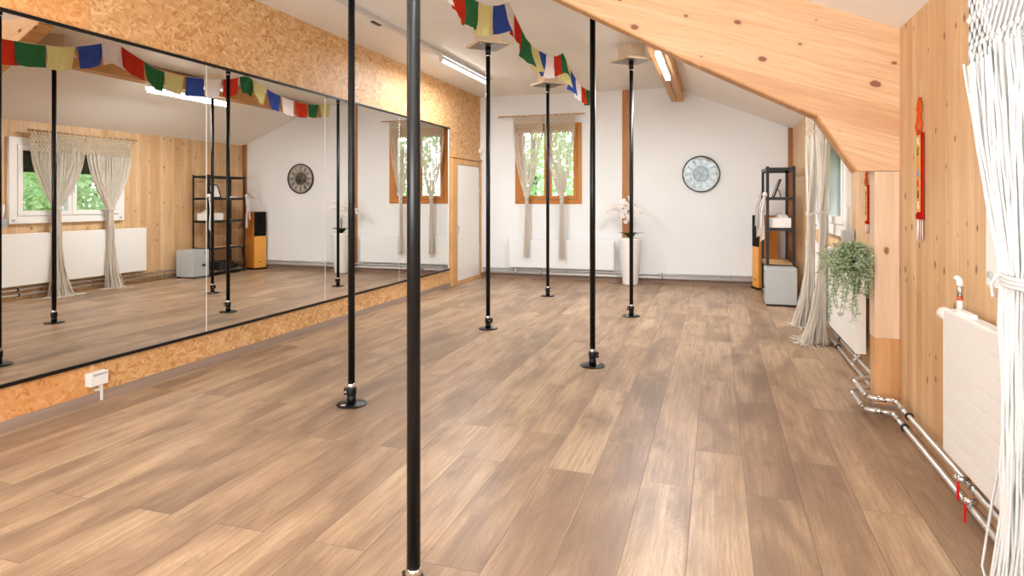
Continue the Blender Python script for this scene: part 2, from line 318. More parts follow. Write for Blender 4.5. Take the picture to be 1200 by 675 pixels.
# ------------------------------------------------------------------ mesh helpers
class MB:
    def __init__(s): s.bm = bmesh.new()
    def box(s, a, b, bev=0.0):
        m = bmesh.new()
        bmesh.ops.create_cube(m, size=1.0)
        bmesh.ops.scale(m, vec=(abs(b[0]-a[0]), abs(b[1]-a[1]), abs(b[2]-a[2])), verts=m.verts)
        bmesh.ops.translate(m, vec=((a[0]+b[0])/2, (a[1]+b[1])/2, (a[2]+b[2])/2), verts=m.verts)
        if bev: bmesh.ops.bevel(m, geom=m.edges[:], offset=bev, segments=2, affect='EDGES', profile=0.7)
        return s.add(m)
    def add(s, m, mat=None):
        if mat is not None: m.transform(mat)
        me = bpy.data.meshes.new('t'); m.to_mesh(me); m.free(); s.bm.from_mesh(me); bpy.data.meshes.remove(me); return s
    def tube(s, pts, r, seg=8, caps=True, taper=None):
        pts = [Vector(p) for p in pts]; n = len(pts); rings = []; bm = s.bm
        t0 = (pts[1] - pts[0]).normalized()
        up = Vector((0, 0, 1)) if abs(t0.z) < 0.9 else Vector((1, 0, 0))
        nrm = t0.cross(up).normalized()
        for i, p in enumerate(pts):
            t = ((pts[min(i+1, n-1)] - pts[max(i-1, 0)])).normalized()
            nrm = (nrm - t * nrm.dot(t))
            nrm = nrm.normalized() if nrm.length > 1e-6 else t.orthogonal().normalized()
            bn = t.cross(nrm); rr = r if taper is None else r * taper[i]
            rings.append([bm.verts.new(p + (nrm * math.cos(2*PI*k/seg) + bn * math.sin(2*PI*k/seg)) * rr) for k in range(seg)])
        for i in range(n-1):
            for k in range(seg):
                f = bm.faces.new((rings[i][k], rings[i][(k+1) % seg], rings[i+1][(k+1) % seg], rings[i+1][k])); f.smooth = True
        if caps and seg > 2:
            bm.faces.new(rings[0][::-1]); bm.faces.new(rings[-1])
        return s
    def cyl(s, p, q, r, seg=24): return s.tube([p, q], r, seg)
    def lathe(s, prof, c=(0, 0, 0), seg=40, ripple=None):
        bm = s.bm; rings = []
        for (r, z) in prof:
            rings.append([bm.verts.new((c[0] + max(r, 1e-4)*math.cos(2*PI*k/seg), c[1] + max(r, 1e-4)*math.sin(2*PI*k/seg),
                                        c[2] + z + (ripple(2*PI*k/seg, z) if ripple else 0))) for k in range(seg)])
        for i in range(len(rings)-1):
            for k in range(seg):
                f = bm.faces.new((rings[i][k], rings[i][(k+1) % seg], rings[i+1][(k+1) % seg], rings[i+1][k])); f.smooth = True
        if prof[0][0] > 1e-3: bm.faces.new(rings[0][::-1])
        if prof[-1][0] > 1e-3: bm.faces.new(rings[-1])
        return s
    def prism(s, poly, axis, a, b):
        """polygon in the other two axes, extruded along axis from a to b"""
        bm = s.bm
        def P(u, v, w): return {'x': (w, u, v), 'y': (u, w, v), 'z': (u, v, w)}[axis]
        A = [bm.verts.new(P(u, v, a)) for u, v in poly]; B = [bm.verts.new(P(u, v, b)) for u, v in poly]
        n = len(poly)
        for i in range(n): bm.faces.new((A[i], A[(i+1) % n], B[(i+1) % n], B[i]))
        bm.faces.new(A[::-1]); bm.faces.new(B); return s
    def grid(s, fn, nu, nv, smooth=True):
        bm = s.bm; V = [[bm.verts.new(fn(i/nu, j/nv)) for j in range(nv+1)] for i in range(nu+1)]
        for i in range(nu):
            for j in range(nv):
                f = bm.faces.new((V[i][j], V[i+1][j], V[i+1][j+1], V[i][j+1])); f.smooth = smooth
        return s
    def sphere(s, c, r, sub=2, sc=(1, 1, 1)):
        m = bmesh.new(); bmesh.ops.create_icosphere(m, subdivisions=sub, radius=r)
        bmesh.ops.scale(m, vec=sc, verts=m.verts); bmesh.ops.translate(m, vec=c, verts=m.verts)
        for f in m.faces: f.smooth = True
        return s.add(m)
    def leaf(s, c, d, n, L, W):
        """one pointed leaf: base c, direction d, face normal n"""
        bm = s.bm; d = Vector(d).normalized(); n = Vector(n); sd = d.cross(n)
        sd = sd.normalized() if sd.length > 1e-5 else d.orthogonal().normalized()
        n = sd.cross(d); c = Vector(c)
        v = [bm.verts.new(c), bm.verts.new(c + d*L*0.45 + sd*W*0.5 + n*W*0.12), bm.verts.new(c + d*L), bm.verts.new(c + d*L*0.45 - sd*W*0.5 + n*W*0.12)]
        m = bm.verts.new(c + d*L*0.5 - n*W*0.05)
        for a, b in ((0, 1), (1, 2), (2, 3), (3, 0)): bm.faces.new((v[a], v[b], m)).smooth = True
        return s
    def build(s, name, mat, parent=None, label=None, recalc=True):
        if recalc: bmesh.ops.recalc_face_normals(s.bm, faces=s.bm.faces[:])
        me = bpy.data.meshes.new(name); s.bm.to_mesh(me); s.bm.free(); me.materials.append(mat)
        o = bpy.data.objects.new(name, me); col.objects.link(o)
        if parent is not None:
            o.parent = parent
            o.matrix_parent_inverse = Matrix.Identity(4)
        if label: o['label'] = label
        return o

def tag(o, label=None, cat=None, group=None, kind=None):
    if label: o['label'] = label
    if cat: o['category'] = cat
    if group: o['group'] = group
    if kind: o['kind'] = kind
    return o
def thing(name, label, cat, loc=(0, 0, 0), rz=0.0, group=None):
    o = bpy.data.objects.new(name, None); col.objects.link(o)
    o.location = loc; o.rotation_euler = (0, 0, rz); o.empty_display_size = 0.05
    return tag(o, label, cat, group)
def struct(mb, name, mat): return tag(mb.build(name, mat), kind='structure')
def copy_tree(o, parent=None):
    c = o.copy(); col.objects.link(c)
    if parent is not None: c.parent = parent; c.matrix_parent_inverse = o.matrix_parent_inverse.copy()
    for ch in [k for k in o.children]: copy_tree(ch, c)
    return c

# ------------------------------------------------------------------ the shell
struct(MB().box((XL-0.2, YB-0.2, -0.1), (XR+0.25, YF+0.25, 0.0)), 'floor', M['floor'])

def wall_holes(mb, fn, u0, u1, z0, z1, holes):
    """wall of blocks around rectangular holes; fn(ua, za, ub, zb) adds one block"""
    us = sorted({u0, u1} | {h[0] for h in holes} | {h[1] for h in holes})
    for a, b in zip(us[:-1], us[1:]):
        hs = sorted([h for h in holes if h[0] <= a + 1e-6 and h[1] >= b - 1e-6], key=lambda h: h[2]); z = z0
        for h in hs: fn(a, z, b, h[2]); z = h[3]
        fn(a, z, b, z1)
FW = (-3.10, -2.14, 1.31, 2.46)         # opening in the far wall
RW = (5.92, 7.37, 1.08, 2.00)           # opening in the right wall, seen in the mirror
NW = (1.35, 2.86, 1.02, 2.00)           # opening in the right wall, beside the camera
BW = (-1.15, 0.06, 1.46, 2.68)          # opening in the wall behind the camera
mb = MB(); wall_holes(mb, lambda a, z, b, w: mb.box((a, YF, z), (b, YF+0.22, w)), XL-0.2, XR+0.2, 0, 3.2, [FW]); struct(mb, 'wall_far', M['wall'])
mb = MB(); wall_holes(mb, lambda a, z, b, w: mb.box((XR, a, z), (XR+0.2, b, w)), YB, YF, 0, 2.75, [NW, RW]); struct(mb, 'wall_right', M['pine'])
mb = MB(); wall_holes(mb, lambda a, z, b, w: mb.box((a, YB-0.2, z), (b, YB, w)), XL-0.2, XR+0.2, 0, 3.2, [BW]); struct(mb, 'wall_back', M['wall'])
struct(MB().box((XL-0.2, YB, 0), (XL, YF, 3.2)), 'wall_left', M['osb'])
mb = MB()
seams = [5.62, 8.95]
ys = [YB, 2.3] + seams + [YF]
for a, b in zip(ys[:-1], ys[1:]):
    mb.box((XL, a+0.0015, ZC), (-3.19, b-0.0015, ZC+0.1)); mb.box((-3.187, a+0.0015, ZC), (XFOLD, b-0.0015, ZC+0.1))
mb.box((XL, YB, ZC+0.012), (XFOLD, YF, ZC+0.1))
struct(mb, 'ceiling', M['ceil'])
mb = MB(); mb.prism([(XFOLD, ZC), (XR, ZR), (XR+0.2, ZR-0.08), (XR+0.2, ZR+0.1), (XFOLD, ZC+0.12)], 'y', YB, YF)
struct(mb, 'ceiling_slope', M['slope'])
struct(MB().box((XL, YB, 0), (XL+0.013, 8.82, 0.062), 0.002), 'baseboard_left', M['base'])
struct(MB().box((XL, YF-0.013, 0), (XR, YF, 0.07), 0.002), 'baseboard_far', M['basefar'])
struct(MB().box((-1.415, YF-0.012, 0.07), (-1.26, YF+0.02, ZC), 0.002), 'trim_1', M['brownpost'])   # timber of the far wall
struct(MB().box((XR-0.06, YF-0.055, 0.0), (XR, YF-0.001, 2.345), 0.002), 'trim_2', M['brownpost'])  # corner timber

# ------------------------------------------------------------------ the gable panel, its post and the fold beam
PY0, PY1 = 4.38, 4.50
mb = MB()
mb.prism([(XR, 1.472), (0.823, 1.474), (0.60, 1.825), (-0.21, 2.245), (-1.024, 2.70), (-1.50, 2.965), (-1.60, ZC), (XFOLD, ZC), (XR, ZR)], 'y', PY0, PY1)
p = thing('gable_timber', 'big slanting pine panel below the ceiling slope with dark knots', 'timber panel', (0.2, PY0, 1.47))
o = mb.build('panel', M['clt'], p); o.location = (-0.2, -PY0, -1.47)
mb = MB()    # edge strip under the panel
for a, b in zip([(0.823, 1.474), (0.60, 1.825), (-0.21, 2.245), (-1.024, 2.70)], [(0.60, 1.825), (-0.21, 2.245), (-1.024, 2.70), (-1.50, 2.965)]):
    d = Vector((b[0]-a[0], b[1]-a[1])).normalized(); n = Vector((-d.y, d.x)) * -0.012
    if n.y > 0: n = -n
    mb.prism([a, b, (b[0]+n.x, b[1]+n.y), (a[0]+n.x, a[1]+n.y)], 'y', PY0-0.004, PY1+0.03)
o = mb.build('edge_strip', M['beam'], p); o.location = (-0.2, -PY0, -1.47)
t = thing('timber_post', 'pale pine post under the slanting panel with an orange lower block', 'post', (0.97, 4.38, 0))
MB().box((-0.056, -0.005, 0.46), (0.079, 0.13, 1.47), 0.004).build('upper_shaft', M['post'], t)
MB().box((-0.054, -0.0045, 0.06), (0.079, 0.12, 0.46), 0.003).build('lower_block', M['post_orange'], t, 'orange pine lower block')
MB().box((-0.062, -0.02, 0.0), (0.079, 0.13, 0.06), 0.002).build('foot_trim', M['base'], t, 'grey brown foot trim')
mb = MB(); mb.box((-0.66, 4.51, 2.80), (-0.575, YF-0.01, 3.0), 0.003); mb.box((-0.565, 4.51, 2.80), (-0.48, YF-0.01, 2.965), 0.003)
tag(mb.build('ceiling_beam', M['beam']), 'wooden double batten beam along the ceiling fold carrying a lit tube', 'beam')

# ------------------------------------------------------------------ mirrors and their rails
MZ0, MZ1 = 0.272, 2.345
yedges = [0.85, 2.435, 4.025, 5.612, 7.208, 8.74]
lab = ['wall mirror panel nearest the camera', 'wall mirror panel left of the long seam, reflecting the first tall window half',
       'wall mirror panel reflecting the black shelf and the grey box', 'wall mirror panel reflecting the clock at its left and the orchid', 'wall mirror panel at the far end, reflecting the wooden far window']
lab = ['tall wall mirror pane nearest the camera, outside the left edge', 'tall wall mirror pane at the far left, reflecting the white window and curtains',
       'tall wall mirror pane reflecting the black shelf, speaker and clock', 'tall wall mirror pane reflecting the white orchid pot, behind the thin pole', 'tall wall mirror pane at the far end beside the white door, reflecting the wooden window']
for i, (a, b) in enumerate(zip(yedges[:-1], yedges[1:])):
    t = thing('wall_mirror', lab[i], 'mirror', (XL, a, MZ0), 0, 'mirror panes along the left wall')
    MB().box((0.0, 0.004, 0), (0.014, b-a-0.004, MZ1-MZ0)).build('mirror_glass', M['mirror'], t)
    MB().box((0.0, b-a-0.0035, 0), (0.0143, b-a+0.0035 if i < 4 else b-a+0.03, MZ1-MZ0)).build('edge_strip', M['seam'], t, 'bright polished edge strip')
tag(MB().box((XL, 0.85, MZ1), (XL+0.022, 8.80, MZ1+0.022), 0.002).build('mirror_rail', M['black']), 'thin black rail along the top of the wall mirrors', 'rail')
tag(MB().box((XL, 0.85, MZ0-0.022), (XL+0.022, 8.80, MZ0), 0.002).build('mirror_rail', M['black']), 'thin black rail along the bottom of the wall mirrors', 'rail')

# ------------------------------------------------------------------ white door at the end of the left wall
d = struct(MB().box((XL, 9.04, 0.05), (XL+0.035, 9.975, 1.835), 0.004), 'door_1', M['white'])
mb = MB()
mb.box((XL, 8.84, 0.0), (XL+0.045, 9.035, 1.92)); mb.box((XL, 9.98, 0.0), (XL+0.045, 10.05, 1.92))
mb.box((XL, 9.035, 1.84), (XL+0.045, 9.98, 1.92)); mb.box((XL, 9.035, 0.0), (XL+0.04, 9.98, 0.045))
mb.build('door_frame', M['framewood'], d)
mb = MB(); mb.box((XL, 8.84, 1.93), (XL+0.055, 10.08, 1.965), 0.003); mb.build('head_moulding', M['framewood'], d)
MB().box((XL+0.036, 9.07, 0.78), (XL+0.05, 9.085, 0.90), 0.003).build('door_handle', M['steel'], d)
for z in (1.72, 1.45, 0.5): MB().cyl((XL+0.04, 9.985, z-0.03), (XL+0.04, 9.985, z+0.03), 0.008, 8).build('hinge', M['steel'], d)
t = thing('motion_sensor', 'small white sensor box in the far left corner above the door', 'sensor', (XL+0.03, 10.07, 2.115))
MB().box((-0.03, -0.03, -0.035), (0.03, 0.03, 0.035), 0.006).build('sensor_case', M['whitegrey'], t)
MB().sphere((0.024, -0.01, -0.015), 0.014, 2).build('sensor_lens', M['seam'], t)
t = thing('socket_box', 'white surface socket box on the strand board below the mirror', 'socket', (XL, 3.09, 0.155))
MB().box((0.0, -0.062, -0.04), (0.05, 0.062, 0.045), 0.006).build('socket_case', M['whitegrey'], t)
mb = MB(); mb.box((0.049, -0.045, 0.025), (0.054, 0.05, 0.038), 0.002); mb.build('socket_lid', M['grey'], t)
MB().box((0.0, 0.032, -0.152), (0.016, 0.052, -0.038), 0.002).build('cable_cover', M['whitegrey'], t)
MB().box((0.0, 0.0, -0.085), (0.012, 0.036, -0.072), 0.002).build('cable_clip', M['whitegrey'], t)

# ------------------------------------------------------------------ windows
def window(name, origin, rz, W, H, depth, matf, casements, fb, sb, protr=0.03, blind=False):
    """window in local xz plane, x along the wall, y into the wall; origin = lower left corner of the opening frame"""
    root = MB()
    root.box((0, -protr, 0), (fb, depth, H), 0.004); root.box((W-fb, -protr, 0), (W, depth, H), 0.004)
    root.box((fb, -protr, H-fb), (W-fb, depth, H), 0.004); root.box((fb, -protr, 0), (W-fb, depth, fb), 0.004)
    r = struct(root, name, matf); r.location = origin; r.rotation_euler = (0, 0, rz)
    xs = [fb + (W-2*fb)*i/casements for i in range(casements+1)]
    for a, b in zip(xs[:-1], xs[1:]):
        s = MB(); a2, b2, c2, d2 = a+0.003, b-0.003, fb+0.003, H-fb-0.003; y0, y1 = -protr-0.012, 0.045
        s.box((a2, y0, c2), (a2+sb, y1, d2), 0.004); s.box((b2-sb, y0, c2), (b2, y1, d2), 0.004)
        s.box((a2+sb, y0, d2-sb), (b2-sb, y1, d2), 0.004); s.box((a2+sb, y0, c2), (b2-sb, y1, c2+sb), 0.004)
        so = s.build('sash', matf, r)
        MB().box((a2+sb-0.002, 0.012, c2+sb-0.002), (b2-sb+0.002, 0.02, d2-sb+0.002)).build('pane', M['glass'], so)
    h = MB(); hx = W/2; hz = H*0.45
    h.box((hx-0.013, -protr-0.022, hz-0.035), (hx+0.013, -protr-0.01, hz+0.035), 0.003); h.tube([(hx, -protr-0.02, hz), (hx, -protr-0.05, hz), (hx, -protr-0.052, hz-0.10)], 0.008, 8)
    h.build('window_handle', M['whitegrey'], r)
    mb = MB()
    for x in (fb*0.55, W-fb*0.55): mb.box((x-0.014, -protr-0.012, fb*0.35), (x+0.014, -protr, fb*0.35+0.022), 0.002)
    mb.build('hinge_cap', M['grey'] if matf is M['white'] else M['brownpost'], r)
    return r
window('window_1', (-3.18, YF, 1.228), 0, 1.12, 1.31, 0.12, M['winwood'], 2, 0.075, 0.058, 0.012)
# right wall windows: local x runs along -y of the room when turned by -90 degrees
w2 = window('window_2', (XR, 7.475, 0.985), -PI/2, 1.665, 1.12, 0.14, M['white'], 2, 0.10, 0.062, 0.045)
w3 = window('window_3', (XR, 2.955, 0.965), -PI/2, 1.665, 1.12, 0.14, M['white'], 2, 0.10, 0.062, 0.045)
w4 = window('window_4', (BW[1]+0.03, YB, BW[2]-0.03), PI, BW[1]-BW[0]+0.06, BW[3]-BW[2]+0.06, 0.12, M['white'], 1, 0.06, 0.05, 0.01)
def blind(y0, y1, z, label):
    t = thing('roller_blind', label, 'blind', (XR+0.21, (y0+y1)/2, z))
    MB().box((-0.006, -(y1-y0)/2, 0), (0.006, (y1-y0)/2, 0.36)).build('blind_cloth', M['blind'], t)
    MB().cyl((0, -(y1-y0)/2, 0.0), (0, (y1-y0)/2, 0.0), 0.012, 10).build('bottom_bar', M['blackmetal'], t)
blind(5.93, 7.36, 1.68, 'dark roller blind outside the white window with two long curtains')
blind(1.36, 2.85, 1.72, 'dark roller blind outside the window beside the near radiator')
t = thing('blind_winder', 'grey blind winder box at the lower corner of the white window above the plant', 'winder', (XR-0.06, 5.72, 1.0))
MB().box((-0.03, -0.05, -0.055), (0.055, 0.04, 0.055), 0.006).build('winder_case', M['grey'], t)
MB().tube([(0.0, 0.0, 0.05), (0.01, 0.02, 0.16), (0.012, 0.02, 0.24)], 0.013, 8).build('winder_strap', M['white'], t)

# ------------------------------------------------------------------ macrame curtains
def curtain(name, label, origin, rz, W, ztop, zband, ztie, zbot, cx, wt, wb, n, r, mat, group, pool=0.0, layers=2, frame_parts=True, zig=True, jit=0.012, tie_tail=False):
    """hangs in local xz, x along the rod; strands gather at (cx, ztie) to width wt and spread below to wb"""
    t = thing(name, label, 'curtain', origin, rz, group)
    rnd = random.Random(sum(map(ord, label)) % 1000 + n)
    s = MB()
    for k in range(n):
        for ly in range(layers):
            f = (k + 0.5*ly/layers + rnd.uniform(-0.2, 0.2)) / n
            x0 = f*W; yo = (ly - (layers-1)/2)*0.018 + rnd.uniform(-jit, jit)
            xt = cx + (f-0.5)*wt*rnd.uniform(0.85, 1.1); yt = (rnd.random()-0.5)*min(wt*0.8, 0.085)
            xb = cx + (f-0.5)*wb + rnd.uniform(-0.02, 0.02); yb = 0.02 - rnd.random()*0.20 if (pool and layers == 2) else min(0.02, (rnd.random()-0.6)*min(max(wb*0.55, 0.05), 0.13))
            zb = zbot + (rnd.uniform(0.0, 0.05) if pool == 0 else rnd.uniform(0.004, 0.02))
            pts = []
            zs = ztop if not zig else zband + rnd.uniform(-0.03, 0.05)*(0.5 + 0.5*abs(math.sin(f*PI*2)))
            for i in range(10):
                u = i/9; e = u**1.6; w = math.sin(u*PI)
                pts.append((x0 + (xt-x0)*e + w*rnd.uniform(-0.006, 0.006), yo + (yt-yo)*u + 0.008*math.sin(f*24)*(1-u), zs + (ztie-zs)*u))
            if frame_parts:
                for i in range(1, 8):
                    u = i/7; e = u**(2.6 if pool else 1.0)
                    pts.append((xt + (xb-xt)*e + rnd.uniform(-0.005, 0.005), yt + (yb-yt)*e + rnd.uniform(-0.005, 0.005), ztie + (zb-ztie)*u))
                if pool and rnd.random() < 0.7:
                    a = rnd.uniform(0, 2*PI); L = pool*rnd.uniform(0.3, 1.0); lx, ly_, lz = pts[-1]
                    pts.append((lx + L*0.5*math.cos(a), ly_ + max(-0.08, min(0.0, L*0.5*math.sin(a)*0.7)), zbot + 0.005))
                    pts.append((lx + L*math.cos(a+0.3), ly_ + max(-0.14, min(0.0, L*math.sin(a+0.3)*0.7)), zbot + 0.005))
            s.tube(pts, r*rnd.uniform(0.85, 1.15), 5, False)
    o = s.build('strands', mat, t, recalc=False); o['kind'] = 'stuff'
    # knotted lattice band below the rod
    b = MB(); nz = max(6, int(W/0.045)); hb = ztop - zband
    for k in range(nz+1):
        for sg in (1, -1):
            pts = []
            m = 8
            for i in range(m+1):
                u = i/m; xx = (k/nz)*W + sg*u*hb*0.75
                ph = (xx/W) % 2.0; xx = W*(ph if ph <= 1 else 2-ph)
                pts.append((xx, sg*0.005, ztop - u*hb))
            for off in (-0.005, 0.0, 0.005): b.tube([(q[0]+off, q[1], q[2]) for q in pts], r*1.15, 5, False)
    for j in range(3):
        b.tube([(W*i/24, 0.004*math.sin(i*1.3), ztop - 0.02 - j*hb*0.14) for i in range(25)], r*2.0, 6)
    for k in range(nz):
        for j in range(2):
            b.sphere(((k+0.5*(j % 2)+0.25)/nz*W, -0.006, ztop - hb*(0.55+0.3*j)), r*2.3, 1, (1, 1, 1.3))
    b.build('knotted_band', M['ropeband'] if mat is M['rope'] else mat, t, recalc=False)
    nl = max(5, int(W/0.09))
    for k in range(nl):
        l = MB()
        x = (k+0.5)/nl*W
        l.tube([(x + 0.0*i, 0.02*math.cos(2*PI*i/10), ztop + 0.012 + 0.02*math.sin(2*PI*i/10)) for i in range(11)], r*1.4, 5, False)
        l.build('rod_loop', mat, t, recalc=False)
    c = MB()
    for j in range(3):
        c.tube([(cx + (wt*0.54)*math.cos(2*PI*i/18), (min(wt*0.45, 0.05)+0.01)*math.sin(2*PI*i/18), ztie + 0.012*(j-1) + 0.008*math.sin(2*PI*i/18)) for i in range(19)], r*1.6, 6, False)
    c.sphere((cx - wt*0.5, -0.03, ztie), r*3.4, 1)
    if tie_tail: c.tube([(cx - wt*0.5, -0.04, ztie), (cx - wt*0.58, -0.05, ztie-0.03), (cx-wt*0.52, -0.05, ztie-0.07)], r*1.3, 5)
    c.build('tie_cord', mat, t, recalc=False)
    return t
def rod(name, label, a, b, r, mat, brackets):
    c = [(a[i]+b[i])/2 for i in range(3)]
    t = thing(name, label, 'curtain rod', c)
    L = [a[i]-c[i] for i in range(3)]; R = [b[i]-c[i] for i in range(3)]
    MB().cyl(L, R, r, 14).build('rod', mat, t)
    for (p, q) in brackets:
        MB().tube([[p[i]-c[i] for i in range(3)], [q[i]-c[i] for i in range(3)]], 0.007, 8).build('bracket', M['whitegrey'], t)
    return t
# far window
rod('curtain_rod', 'thin wooden rod above the brown far window', (-3.43, YF-0.145, 2.655), (-1.98, YF-0.145, 2.66), 0.012, M['rod'],
    [((-3.05, YF, 2.66), (-3.05, YF-0.145, 2.655)), ((-2.12, YF, 2.66), (-2.12, YF-0.145, 2.66))])
G1 = 'macrame panels over the far window'
curtain('macrame_curtain', 'left thin cream macrame panel over the brown far window, tied', (-3.17, YF-0.145, 0), 0, 0.50, 2.64, 2.36, 1.325, 0.355, 0.235, 0.05, 0.08, 22, 0.0042, M['rope'], G1, 0)
curtain('macrame_curtain', 'right thin cream macrame panel over the brown far window, tied', (-2.64, YF-0.145, 0), 0, 0.50, 2.64, 2.36, 1.325, 0.345, 0.285, 0.05, 0.08, 22, 0.0042, M['rope'], G1, 0)
# right wall window seen in the mirror (local x runs towards the camera)
rod('curtain_rod', 'wooden rod on the pine wall above the white window', (XR-0.13, 5.98, 2.205), (XR-0.13, 7.62, 2.205), 0.012, M['rod'],
    [((XR, 6.3, 2.21), (XR-0.13, 6.3, 2.205)), ((XR, 7.55, 2.21), (XR-0.13, 7.55, 2.205))])
G2 = 'long macrame panels over the white window'
curtain('macrame_curtain', 'long beige macrame curtain at the white window, pooling on the floor, farther one', (XR-0.13, 7.52, 0), -PI/2, 0.74, 2.19, 1.93, 1.16, 0.0, 0.36, 0.075, 0.17, 62, 0.004, M['rope'], G2, 0.2)
curtain('macrame_curtain', 'long beige macrame curtain hanging by the far radiator behind the trailing plant', (XR-0.13, 6.765, 0), -PI/2, 0.76, 2.19, 1.93, 1.18, 0.0, 0.40, 0.08, 0.25, 66, 0.004, M['rope'], G2, 0.24)
# beside the camera
rod('curtain_rod', 'rod carrying the white rope curtain beside the near radiator', (XR-0.16, 1.3, 2.16), (XR-0.16, 3.05, 2.16), 0.014, M['rod'],
    [((XR, 1.4, 2.16), (XR-0.16, 1.4, 2.16)), ((XR, 3.0, 2.16), (XR-0.16, 3.0, 2.16))])
curtain('macrame_curtain', 'large white rope macrame curtain at the right edge in front of the near radiator', (XR-0.16, 2.76, 0), -PI/2, 0.80, 2.145, 1.80, 1.06, 0.0, 0.50, 0.29, 0.28, 74, 0.0043, M['ropewhite'], None, 0.12, 3, True, True, 0.016, True)

# ------------------------------------------------------------------ radiators and heating pipes
def radiator_far_right():
    t = thing('radiator', 'long white panel radiator under the white window, behind the hanging plant', 'radiator', (XR-0.10, 6.45, 0.19))
    b = MB(); b.box((0.0, -1.30, 0.0), (0.018, 1.36, 0.665), 0.006); b.build('front_panel', M['white'], t)
    b = MB()
    for k in range(26): b.box((0.022, -1.27+k*0.103, 0.03), (0.045, -1.20+k*0.103, 0.63), 0.004)
    b.build('fins', M['whitegrey'], t)
    b = MB(); b.box((0.05, -1.30, 0.0), (0.068, 1.36, 0.665), 0.006); b.build('back_panel', M['white'], t)
    MB().box((0.0, -1.312, 0.0), (0.07, -1.302, 0.668), 0.003).build('side_cover', M['white'], t); MB().box((0.0, 1.362, 0.0), (0.07, 1.372, 0.668), 0.003).build('side_cover', M['white'], t)
    b = MB(); b.box((0.02, -1.29, 0.655), (0.05, 1.35, 0.668), 0.002); b.build('top_grille', M['whitegrey'], t)
    for y in (-0.9, 1.0): MB().box((0.068, y-0.02, 0.1), (0.099, y+0.02, 0.6)).build('bracket', M['whitegrey'], t)
    b = MB(); b.tube([(0.035, -1.26, 0.0), (0.035, -1.26, -0.03), (0.01, -1.235, -0.06), (0.0, -1.235, -0.075)], 0.011, 8); b.build('connection_pipe', M['steel'], t)
radiator_far_right()
def radiator_near():
    t = thing('radiator', 'white ribbed radiator on the pine wall at the right, beside the white rope curtain', 'radiator', (XR-0.105, 2.2, 0.205))
    L0, L1 = -0.85, 1.04
    b = MB(); b.box((0.004, L0, 0.0), (0.02, L1, 0.615), 0.004); b.build('front_core', M['groove'], t)
    n = 8
    for k in range(n):
        z0 = k*0.615/n + 0.0015; z1 = (k+1)*0.615/n - 0.0015
        MB().box((0.0, L0, z0), (0.018, L1, z1), 0.003).build('flat_rib', M['rib'], t)
    b = MB(); b.box((0.05, L0, 0.0), (0.066, L1, 0.615), 0.004); b.build('back_panel', M['white'], t)
    b = MB()
    for k in range(18): b.box((0.021, L0+0.03+k*0.102, 0.03), (0.049, L0+0.09+k*0.102, 0.6), 0.004)
    b.build('fins', M['whitegrey'], t)
    b = MB()
    for k in range(60): b.box((0.02, L0+0.02+k*0.031, 0.607), (0.05, L0+0.04+k*0.031, 0.616))
    b.build('top_grille', M['whitegrey'], t)
    b = MB(); b.box((0.0, L1, 0.0), (0.068, L1+0.006, 0.617), 0.002); b.build('side_cover', M['white'], t)
    v = MB(); v.tube([(0.035, L1+0.005, 0.58), (0.035, L1+0.03, 0.58)], 0.018, 16); v.build('valve_body', M['chrome'], t)
    v = MB(); v.tube([(0.035, L1+0.025, 0.58), (0.035, L1+0.035, 0.58), (0.035, L1+0.115, 0.58), (0.035, L1+0.125, 0.58)], 0.03, 20, True, [0.9, 1.0, 1.0, 0.85]); v.build('thermostat_head', M['white'], t)
    a = thing('bleed_valve', 'white elbow bleed valve with red ring on top of the near radiator', 'valve', (0.985, 3.17, 0.822))
    MB().tube([(0, 0, 0), (0, 0, 0.055)], 0.010, 10).build('lower_stub', M['whitegrey'], a)
    MB().tube([(0, 0, 0.05), (0, 0, 0.064)], 0.0125, 12).build('red_ring', M['copper'], a, 'red ring')
    MB().tube([(0, 0, 0.064), (0, 0, 0.115)], 0.012, 12).build('chrome_stub', M['chrome'], a)
    MB().tube([(0, 0, 0.11), (0, 0.0, 0.13), (0.0, 0.018, 0.14), (0.0, 0.045, 0.137)], 0.013, 10).build('elbow_cap', M['white'], a)
    for y in (-0.5, 0.7): MB().box((0.066, y-0.02, 0.1), (0.104, y+0.02, 0.55)).build('bracket', M['whitegrey'], t)
    MB().box((0.02, 0.80, 0.612), (0.05, 0.95, 0.632), 0.006).build('top_clip', M['white'], t)
radiator_near()
def radiator_end():
    t = thing('radiator', 'low white panel radiator on the far wall beneath the brown window', 'radiator', (-2.4, YF-0.10, 0.19))
    MB().box((-0.86, 0.0, 0.0), (0.86, 0.018, 0.46), 0.006).build('front_panel', M['wall'], t)
    MB().box((-0.86, 0.05, 0.0), (0.86, 0.07, 0.46), 0.006).build('back_panel', M['wall'], t)
    MB().box((-0.872, 0.0, 0.0), (-0.862, 0.07, 0.462), 0.002).build('side_cover', M['whitegrey'], t); MB().box((0.862, 0.0, 0.0), (0.872, 0.07, 0.462), 0.002).build('side_cover', M['whitegrey'], t)
    b = MB()
    for k in range(16): b.box((-0.83+k*0.105, 0.02, 0.03), (-0.77+k*0.105, 0.05, 0.44), 0.003)
    b.build('fins', M['whitegrey'], t)
    for x in (-0.6, 0.6): MB().box((x-0.02, 0.07, 0.08), (x+0.02, 0.099, 0.4)).build('bracket', M['whitegrey'], t)
radiator_end()

